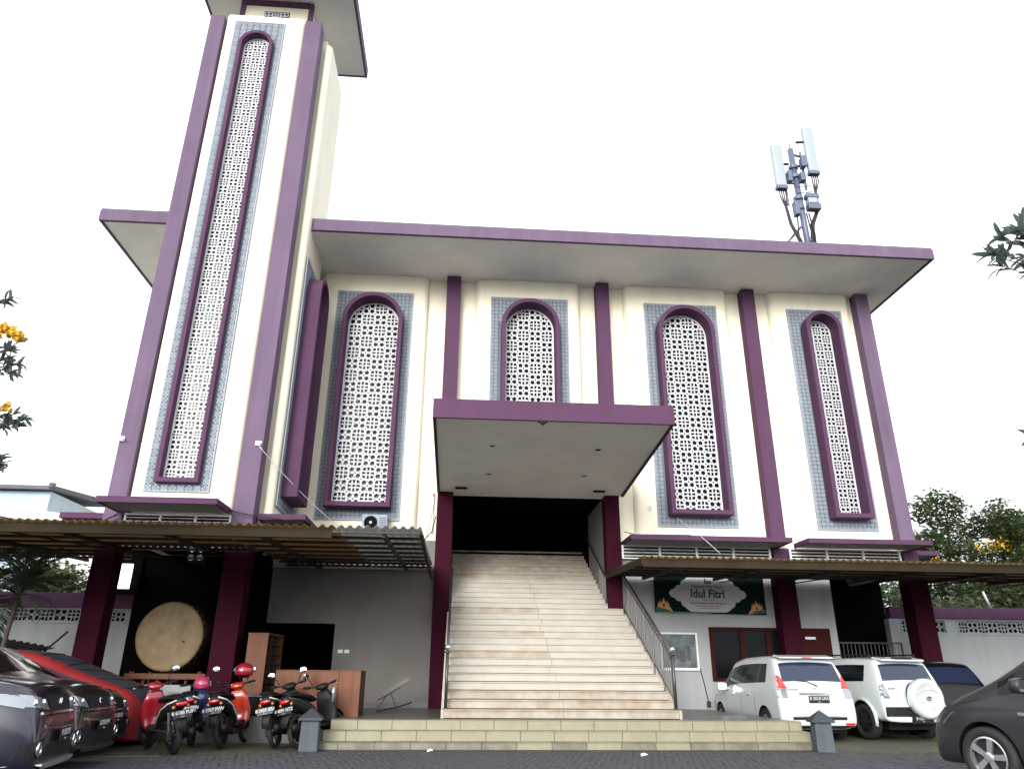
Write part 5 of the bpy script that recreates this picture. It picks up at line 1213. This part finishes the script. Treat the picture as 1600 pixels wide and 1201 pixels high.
    MB().loft([((-.06, 0, .60), .085, .02), ((-.27, 0, .60), .085, .02), ((-.36, 0, .48), .075, .018), ((-.40, 0, .34), .06, .012)], n=10, e=.6).build('rear_mudguard', M['black_plastic'], e, smooth=True)
    MB().ell((-.345, 0, .745), .035, .095, .035).build('tail_light', M['red_lens'], e, smooth=True)
    plate_no(e, no, (-.375, 0, .60), -pi/2, w=.275, h=.115, tilt=R(-12))
    MB().box(-.10, .42, .045, .14, .20, .36).build('engine_case', M['steel_dark'], e, bevel=.03)
    MB().box(.1, .45, -.09, .09, .30, .48).build('engine_block', M['black'], e, bevel=.03)
    MB().loft([((.45, -.13, .22), .035, .035), ((.1, -.14, .24), .05, .055), ((-.28, -.15, .31), .06, .065), ((-.36, -.15, .33), .04, .04)], n=14).build('exhaust', M['black_plastic'], e, smooth=True)
    MB().tube([(0, .07, .28), (-.12, .12, .62)], .022, 8).build('shock_absorber', M['silver'], e)
    MB().tube([(.35, .08, .26), (.28, .26, .02)], .011, 6).build('side_stand', M['steel_dark'], e)
    if helmet: pass
    return e
def helmet(loc, rz, label, c1, c2, vis=True):
    e = empty('helmet', loc, rz, label, 'helmet', None)
    sh = MB()
    n = 20; m = 12; vs = []; fs = []
    for i in range(m+1):
        p = pi*.68*i/m
        for k in range(n):
            a = 2*pi*k/n; rr0 = .145*sin(p)+.004
            vs.append((rr0*1.12*cos(a), rr0*.95*sin(a), .145*cos(p)+.02))
    for i in range(m):
        for k in range(n): fs.append((i*n+k, (i+1)*n+k, (i+1)*n+(k+1) % n, i*n+(k+1) % n))
    fs.append(tuple(range(n)))
    o = sh.add(vs, fs).build('shell', M[c1], e, smooth=True); so2 = o.modifiers.new('s', 'SOLIDIFY'); so2.thickness = .02
    MB().ell((-.02, 0, -.0), .125, .11, .10).build('lining', M['black'], e, smooth=True)
    MB().loft([((.12, 0, -.01), .10, .02), ((.175, 0, .02), .115, .02), ((.165, 0, .08), .10, .018)], n=12, e=.7).build('visor', M['smoke_lens'], e, smooth=True)
    tri = MB().plate([(-.035, -.03), (.035, -.03), (.0, .045)], [[(-.012, -.02), (.012, -.02), (0, .012)]], -.008, .0, back=True)
    q = tri.build('printed_mark', M[c2], e, loc=(-.01, -.138, .03)); 
    MB().tube([(.09, .08, -.06), (.03, .03, -.17), (.09, -.08, -.06)], .006, 5).build('chin_strap', M['black'], e)
    return e
scooter((-4.30, 13.0, 0), pi/2+R(38), R(-9), 'red scooter parked next to the covered car, beige trim on its tail', 'black_plastic', 'red_paint', 'cream_line', 'B 6188 PUF', mirror_=(0, 1))
scooter((-4.52, 14.5, 0), pi/2+R(9), R(-8), 'blue and black scooter with a pink helmet, behind the red scooter', 'blue_paint', 'blue_paint', 'white_plastic', 'B 3382 PYN', mirror_=(0, 1))
scooter((-3.88, 14.05, 0), pi/2-R(3), R(-9), 'black scooter with orange-red front and a red helmet on its mirror', 'black_plastic', 'orange_paint', 'white_plastic', 'B 3767 PVW', mirror_=(0, 1))
scooter((-2.98, 14.05, 0), pi/2-R(8), R(-11), 'black scooter with grey tail, first of the two before the wooden counter', 'black_plastic', 'black_plastic', 'cream_line', 'B 3429 SFU', mirror_=(1, 1))
scooter((-2.58, 14.0, 0), pi/2-R(22), R(-12), 'black scooter next to the left bollard, its handlebar turned over the counter', 'black_plastic', 'black_plastic', 'steel', 'B 4091 NTZ', mirror_=(1, 0))
# pieces standing on or hung from the scooters
helmet((-3.86, 14.80, 1.20), R(200), 'shiny red helmet hung upside on the mirror of the black and orange scooter', 'red_paint', 'white_plastic')
helmet((-4.56, 14.72, .97), R(120), 'pink and white helmet on the seat of the blue scooter', 'pink', 'white_plastic')
bg_ = empty('shoulder_bag', (-4.55, 14.62, .76), R(12), 'dark blue bag with white lettering over the tail of the blue scooter', 'bag')
MB().loft([((0, 0, -.20), .14, .10), ((0, 0, -.1), .20, .15), ((0, 0, .05), .21, .15), ((.0, 0, .14), .16, .09)], n=16, e=.7).build('bag_body', M['blue_paint'], bg_, smooth=True)
text('DMT', .07, M['plate_text'], bg_, (.02, -.215, .02), name='bag_lettering'); text('5', .08, M['plate_text'], bg_, (-.09, -.212, -.06), name='bag_lettering')
cn = tag(MB().loft([((0, 0, 0), .10, .03), ((0, 0, .22), .105, .03), ((0, 0, .28), .04, .02)], n=14, e=.5).build('water_jug', M['clear_lens'], None, smooth=True, loc=(-2.18, 14.72, .72)), 'pale plastic bottle strapped behind the right dark scooter', 'bottle')
# ================================================================ vegetation
def leafcloud(n, blobs, size, seed, flat=.35):
    rnd = random.Random(seed); mb = MB(); vs = []; fs = []
    tot = sum(b[3]*b[4]*b[5] for b in blobs)
    for (cx, cy, cz, rx, ry, rz) in blobs:
        k = int(n*rx*ry*rz/tot)
        for _ in range(k):
            d = V((rnd.gauss(0, 1), rnd.gauss(0, 1), rnd.gauss(0, 1))).normalized()
            q = rnd.random()**.28
            p = V((cx+rx*d.x*q, cy+ry*d.y*q, cz+rz*d.z*q)) + V((rnd.gauss(0, .12), rnd.gauss(0, .12), rnd.gauss(0, .12)))
            a = V((rnd.gauss(0, 1), rnd.gauss(0, 1), rnd.gauss(0, flat))).normalized(); b = a.cross(V((rnd.gauss(0, .5), rnd.gauss(0, .5), 1))).normalized(); nn = a.cross(b)
            s = size*rnd.uniform(.6, 1.3); i0 = len(vs)
            vs += [p-a*s, p+b*s*.55+nn*s*.12, p+a*s, p-b*s*.55+nn*s*.12]
            fs += [(i0, i0+1, i0+2), (i0, i0+2, i0+3)]
    mb.v = [tuple(v) for v in vs]; mb.f = fs; return mb
def tree(loc, label, blobs, n, size, seed, trunk, limbs, leaf='leaf', flowers=None, name='flowering_tree', cat='tree'):
    e = empty(name, loc, 0, label, cat)
    tb = MB().tube(trunk, .22, 10, r1=.10)
    for l_ in limbs: tb.tube(l_, .09, 7, r1=.03)
    tb.build('trunk', M['bark'], e, smooth=True)
    leafcloud(n, blobs, size, seed).build('crown', M[leaf], e)
    if flowers: leafcloud(flowers[0], flowers[1], flowers[2], seed+5, flat=1).build('blossom', M['flower'], e)
    return e
def blobs_(rnd, c, R_, k, s):
    out = []
    for _ in range(k):
        d = V((rnd.uniform(-1, 1), rnd.uniform(-1, 1), rnd.uniform(-1, 1)))
        r = rnd.uniform(.5, 1)*s
        out.append((c[0]+d.x*R_[0], c[1]+d.y*R_[1], c[2]+d.z*R_[2], r*1.25, r*1.2, r*.85))
    return out
rnd = random.Random(5)
tree((22.6, 32, 0), 'dark leafy tree with yellow blossom right of the hall, nearest to its wall', blobs_(rnd, (0, 0, 6.0), (2.3, 2, 2.3), 26, 1.0), 26000, .105, 1,
     [(0, 0, 0), (.1, 0, 2), (0, .1, 4.2)], [[(0, 0, 3), (-1.2, 0, 5), (-1.9, .2, 6.6)], [(0, 0, 3.4), (1.3, .3, 5.2), (1.8, 0, 7)], [(0, 0, 4), (0, .8, 6), (.2, .6, 8)]],
     flowers=(260, [(1.9, -1.6, 7.0, .35, .3, .4), (.7, -1.8, 6.6, .5, .3, .25), (-.4, -1.9, 6.4, .2, .2, .2), (2.0, -1.7, 5.9, .3, .3, .25), (-1.9, -1.3, 5.9, .25, .2, .45)], .10))
tree((26.6, 31, 0), 'dark leafy tree at the right edge behind the perimeter wall', blobs_(rnd, (0, 0, 6.0), (2.8, 2, 2.3), 26, 1.0), 26000, .105, 2,
     [(0, 0, 0), (.1, 0, 2), (0, .1, 4.2)], [[(0, 0, 3), (-1.4, 0, 5), (-2.1, .2, 6.6)], [(0, 0, 3.4), (1.3, .3, 5.2), (1.8, 0, 7)], [(0, 0, 4), (0, .8, 6), (.2, .6, 7.6)]])
tree((19.5, 27, 0), 'low dark shrubby tree seen under the right carport roof', blobs_(rnd, (0, 0, 3.4), (2.8, 1.6, 1.2), 20, .9), 16000, .09, 3, [(0, 0, 0), (.1, 0, 1.6), (0, .1, 2.8)], [[(0, 0, 1.6), (-1.2, 0, 2.6), (-2.1, .2, 3.3)], [(0, 0, 1.8), (1.3, .3, 2.8), (2, 0, 3.6)]], name='shrubby_tree')
tree((15.2, 25.2, 0), 'low green tree seen between the last purple column and the perimeter wall', blobs_(rnd, (0, 0, 3.2), (2.4, 1.2, 1.0), 14, .8), 12000, .085, 4, [(0, 0, 0), (.1, 0, 1.6), (0, .1, 2.8)], [[(0, 0, 1.6), (-1.2, 0, 2.6), (-1.6, .2, 3.3)]], name='shrubby_tree')
tree((-12.5, 22.5, 0), 'dark tree behind the left perimeter wall, seen under the carport', blobs_(rnd, (0, 0, 3.1), (2.8, 1.2, .7), 16, .75), 12000, .085, 6, [(0, 0, 0), (.1, 0, 1.6), (0, .1, 2.8)], [[(0, 0, 1.6), (-1.2, 0, 2.6), (-1.9, .2, 3.2)]], name='shrubby_tree')

# palms at the left
def frond_mesh(L=1.25, nl=26, droop=.55, seed=0, wid=.014):
    rnd = random.Random(seed); mb = MB(); pts = [V((L*t, 0, .55*t*L*(1-droop*1.6*t))) for t in [i/10 for i in range(11)]]
    mb.tube(pts, .012, 5, r1=.004)
    for i in range(nl):
        t = .12+.88*i/nl; p = V((L*t, 0, .55*t*L*(1-droop*1.6*t))); ll = .42*(1-.55*abs(t-.45))*rnd.uniform(.85, 1.1)
        for s in (-1, 1):
            d = V((.75, s*.8, .12+rnd.uniform(-.15, .15))).normalized(); q = p+d*ll+V((0, 0, -.08)); m = p+d*ll*.5+V((0, 0, .01)); w_ = V((-d.y, d.x, 0)).normalized()*wid
            mb.add([p-w_*.5, m-w_, q, m+w_, p+w_*.5], [(0, 1, 3, 4), (1, 2, 3)])
    return mb
def palm(loc, label, h, n, L, seed, lean=(0, 0)):
    e = empty('palm', loc, 0, label, 'palm'); rnd = random.Random(seed)
    pts = [(0, 0, 0), (lean[0]*.3, lean[1]*.3, h*.4), (lean[0], lean[1], h)]
    MB().tube(pts, .055, 8, r1=.04).build('trunk', M['bark'], e, smooth=True)
    src = None
    for i in range(n):
        rz = 2*pi*i/n*1.0+rnd.uniform(-.3, .3); ry = -R(rnd.uniform(-35, 60))
        loc2 = (lean[0], lean[1], h-.02)
        if i % 5 == 0:
            src = frond_mesh(L, 24, rnd.uniform(.5, .9), seed+i).build('frond', M['leaf_palm'], e, loc=loc2); src.rotation_euler = (0, ry, rz)
        else: inst(src, e, loc2, rot=(0, ry, rz), scale=(rnd.uniform(.8, 1.1),)*3)
    return e
palm((-8.45, 15.1, 0), 'palm with thin dark trunk and drooping feathery fronds under the left carport', 2.55, 20, 1.0, 3, (.1, 0))
palm((-8.8, 13.2, 0), 'pale green palm fronds at the left edge under the carport roof', 2.9, 14, 1.0, 9)
palm((-9.9, 16.2, 0), 'darker palm behind, fronds filling the space under the left carport', 2.6, 16, 1.1, 21)

# near trees whose branches reach into the picture
def leaf_shape(L=.13, w=.016):
    mb = MB(); n = 6; vs = []; fs = []
    for i in range(n+1):
        t = i/n; ww = w*math.sin(pi*min(1, .06+t*.94))**.7; z = .10*L*math.sin(pi*t)
        vs += [(L*t, -ww, z+.25*ww), (L*t, 0, z), (L*t, ww, z+.25*ww)]
    for i in range(n):
        a = i*3; fs += [(a, a+1, a+4, a+3), (a+1, a+2, a+5, a+4)]
    return mb.add(vs, fs)
def branch_tree(loc, label, trunk, sprigs, seed, leafm='leaf_near', L=.13, w=.016, per=15, blossoms=(), crown=()):
    e = empty('garden_tree', loc, 0, label, 'tree'); rnd = random.Random(seed); o0 = V(loc)
    tb = MB().tube([V(p)-o0 for p in trunk], .09, 9, r1=.04)
    def on_trunk(z):
        for p, q in zip(trunk, trunk[1:]):
            if p[2] <= z <= q[2]: return V(p).lerp(V(q), (z-p[2])/(q[2]-p[2]))
        return V(trunk[-1])
    fixed = []
    for (tip, base) in sprigs: fixed.append((tip, tuple(on_trunk(base[2]))))
    sprigs = fixed
    for (tip, base) in sprigs:
        a = V(base)-o0; b = V(tip)-o0; m = a.lerp(b, .5)+V((0, 0, -.04)); tb.tube([a, m, b], .022, 6, r1=.005)
    for (cx, cy, cz, rx, ry, rz) in crown:
        b = V((cx, cy, cz)); a = on_trunk(cz+o0.z-.8)-o0; tb.tube([a, b], .035, 6, r1=.01)
    leafcloud(2600, crown, .10, seed+40).build('foliage', M[leafm], e, kind='stuff')
    tb.build('trunk', M['bark'], e, smooth=True)
    src = leaf_shape(L, w).build('leaf', M[leafm], e); first = True
    for (tip, base) in sprigs:
        a = V(base)-o0; b = V(tip)-o0; ax = (b-a).normalized()
        for k in range(per):
            t = rnd.random()**.6; p = b-ax*(1-t)*.20
            d = (ax*rnd.uniform(.2, 1.0)+V((rnd.gauss(0, .6), rnd.gauss(0, .6), rnd.gauss(0, .6)))).normalized()
            rot = d.to_track_quat('X', 'Z').to_euler(); rot.rotate_axis('X', rnd.uniform(-1, 1)); s = rnd.uniform(.75, 1.2)
            if first: src.location = p; src.rotation_euler = rot; first = False
            else: inst(src, e, p, rot=rot, scale=(s, s, s))
    if blossoms:
        pet = None
        for (c, k, r0) in blossoms:
            for _ in range(k):
                p = V(c)-o0+V((rnd.gauss(0, r0), rnd.gauss(0, r0), rnd.gauss(0, r0*.8)))
                if pet is None: pet = MB().lathe([(.004, 0), (.012, .015), (.03, .03)], n=7, close=False).build('flower', M['flower'], e, loc=p); pet.rotation_euler = (rnd.uniform(-1.5, 1.5), rnd.uniform(-1.5, 1.5), 0)
                else: inst(pet, e, p, rot=(rnd.uniform(-2, 2), rnd.uniform(-2, 2), 0), scale=(rnd.uniform(.8, 1.4),)*3)
    return e
branch_tree((10.6, 8.4, 0), 'near tree at the right edge, a spray of narrow leaves reaching into the sky',
            [(10.6, 8.4, 0), (10.5, 8.3, 3), (9.6, 8.1, 5.4), (8.5, 8, 6.2)],
            [((7.02, 8.0, 6.48), (8.4, 8, 6.0)), ((7.16, 7.9, 6.70), (8.4, 8, 6.1)), ((7.12, 8.0, 6.30), (8.4, 8, 5.9)), ((7.42, 7.9, 6.82), (8.5, 8, 6.2)), ((7.26, 8.05, 6.52), (8.4, 8, 6.0)), ((7.44, 8, 6.28), (8.4, 8, 5.9)), ((7.50, 7.95, 6.62), (8.4, 8, 6.0)), ((7.52, 8, 6.45), (8.4, 8, 6.0)), ((7.56, 8, 6.80), (8.5, 8, 6.2)), ((7.54, 8, 6.25), (8.5, 8, 5.8)), ((6.90, 8, 3.90), (9.9, 8.2, 4.3)), ((7.58, 8, 6.98), (8.5, 8, 6.3))], 4, L=.24, w=.030, per=13, crown=[(-.3, -.4, 6.0, 1.0, .9, .7), (.6, .3, 6.6, 1.1, 1, .8), (.3, -.6, 7.3, .9, .9, .7), (1.0, -.2, 5.4, .8, .8, .6)])
branch_tree((-6.4, 7.9, 0), 'near tree at the left edge, leaf clusters and yellow flowers against the sky',
            [(-6.4, 7.9, 0), (-6.5, 8, 3), (-6.3, 8, 5.2)],
            [((-5.02, 8, 4.40), (-6.2, 8, 4.2)), ((-5.10, 7.9, 4.52), (-6.2, 8, 4.3)), ((-5.08, 8.0, 4.28), (-6.2, 8, 4.2)), ((-5.18, 8, 4.45), (-6.2, 8, 4.2)), ((-5.16, 8, 4.62), (-6.2, 8, 4.4)), ((-5.14, 8, 4.33), (-6.2, 8, 4.2)),
             ((-4.80, 8, 3.74), (-6.2, 8, 3.5)), ((-4.88, 8, 3.66), (-6.2, 8, 3.5)), ((-4.92, 7.95, 3.78), (-6.2, 8, 3.5)), ((-4.96, 8, 3.70), (-6.2, 8, 3.5)), ((-4.86, 8, 3.70), (-6.2, 8, 3.5)),
             ((-4.87, 8, 3.24), (-6.2, 8, 3.1)), ((-4.93, 8, 3.18), (-6.2, 8, 3.1)), ((-4.95, 8, 3.30), (-6.2, 8, 3.1)), ((-5.31, 8, 5.22), (-6.2, 8, 5.0)), ((-5.36, 8, 5.18), (-6.2, 8, 5.0))], 8, L=.13, w=.017, per=15,
            blossoms=(((-5.20, 7.9, 4.75), 34, .05), ((-5.08, 7.9, 4.70), 22, .035), ((-5.0, 7.9, 3.84), 12, .025)), crown=[(-.5, -.3, 4.8, .75, .8, .6), (-.9, .1, 5.6, .7, .8, .6), (-.1, -.3, 5.9, .5, .6, .5), (-.8, -.4, 4.0, .6, .7, .5)])
convert_texts()
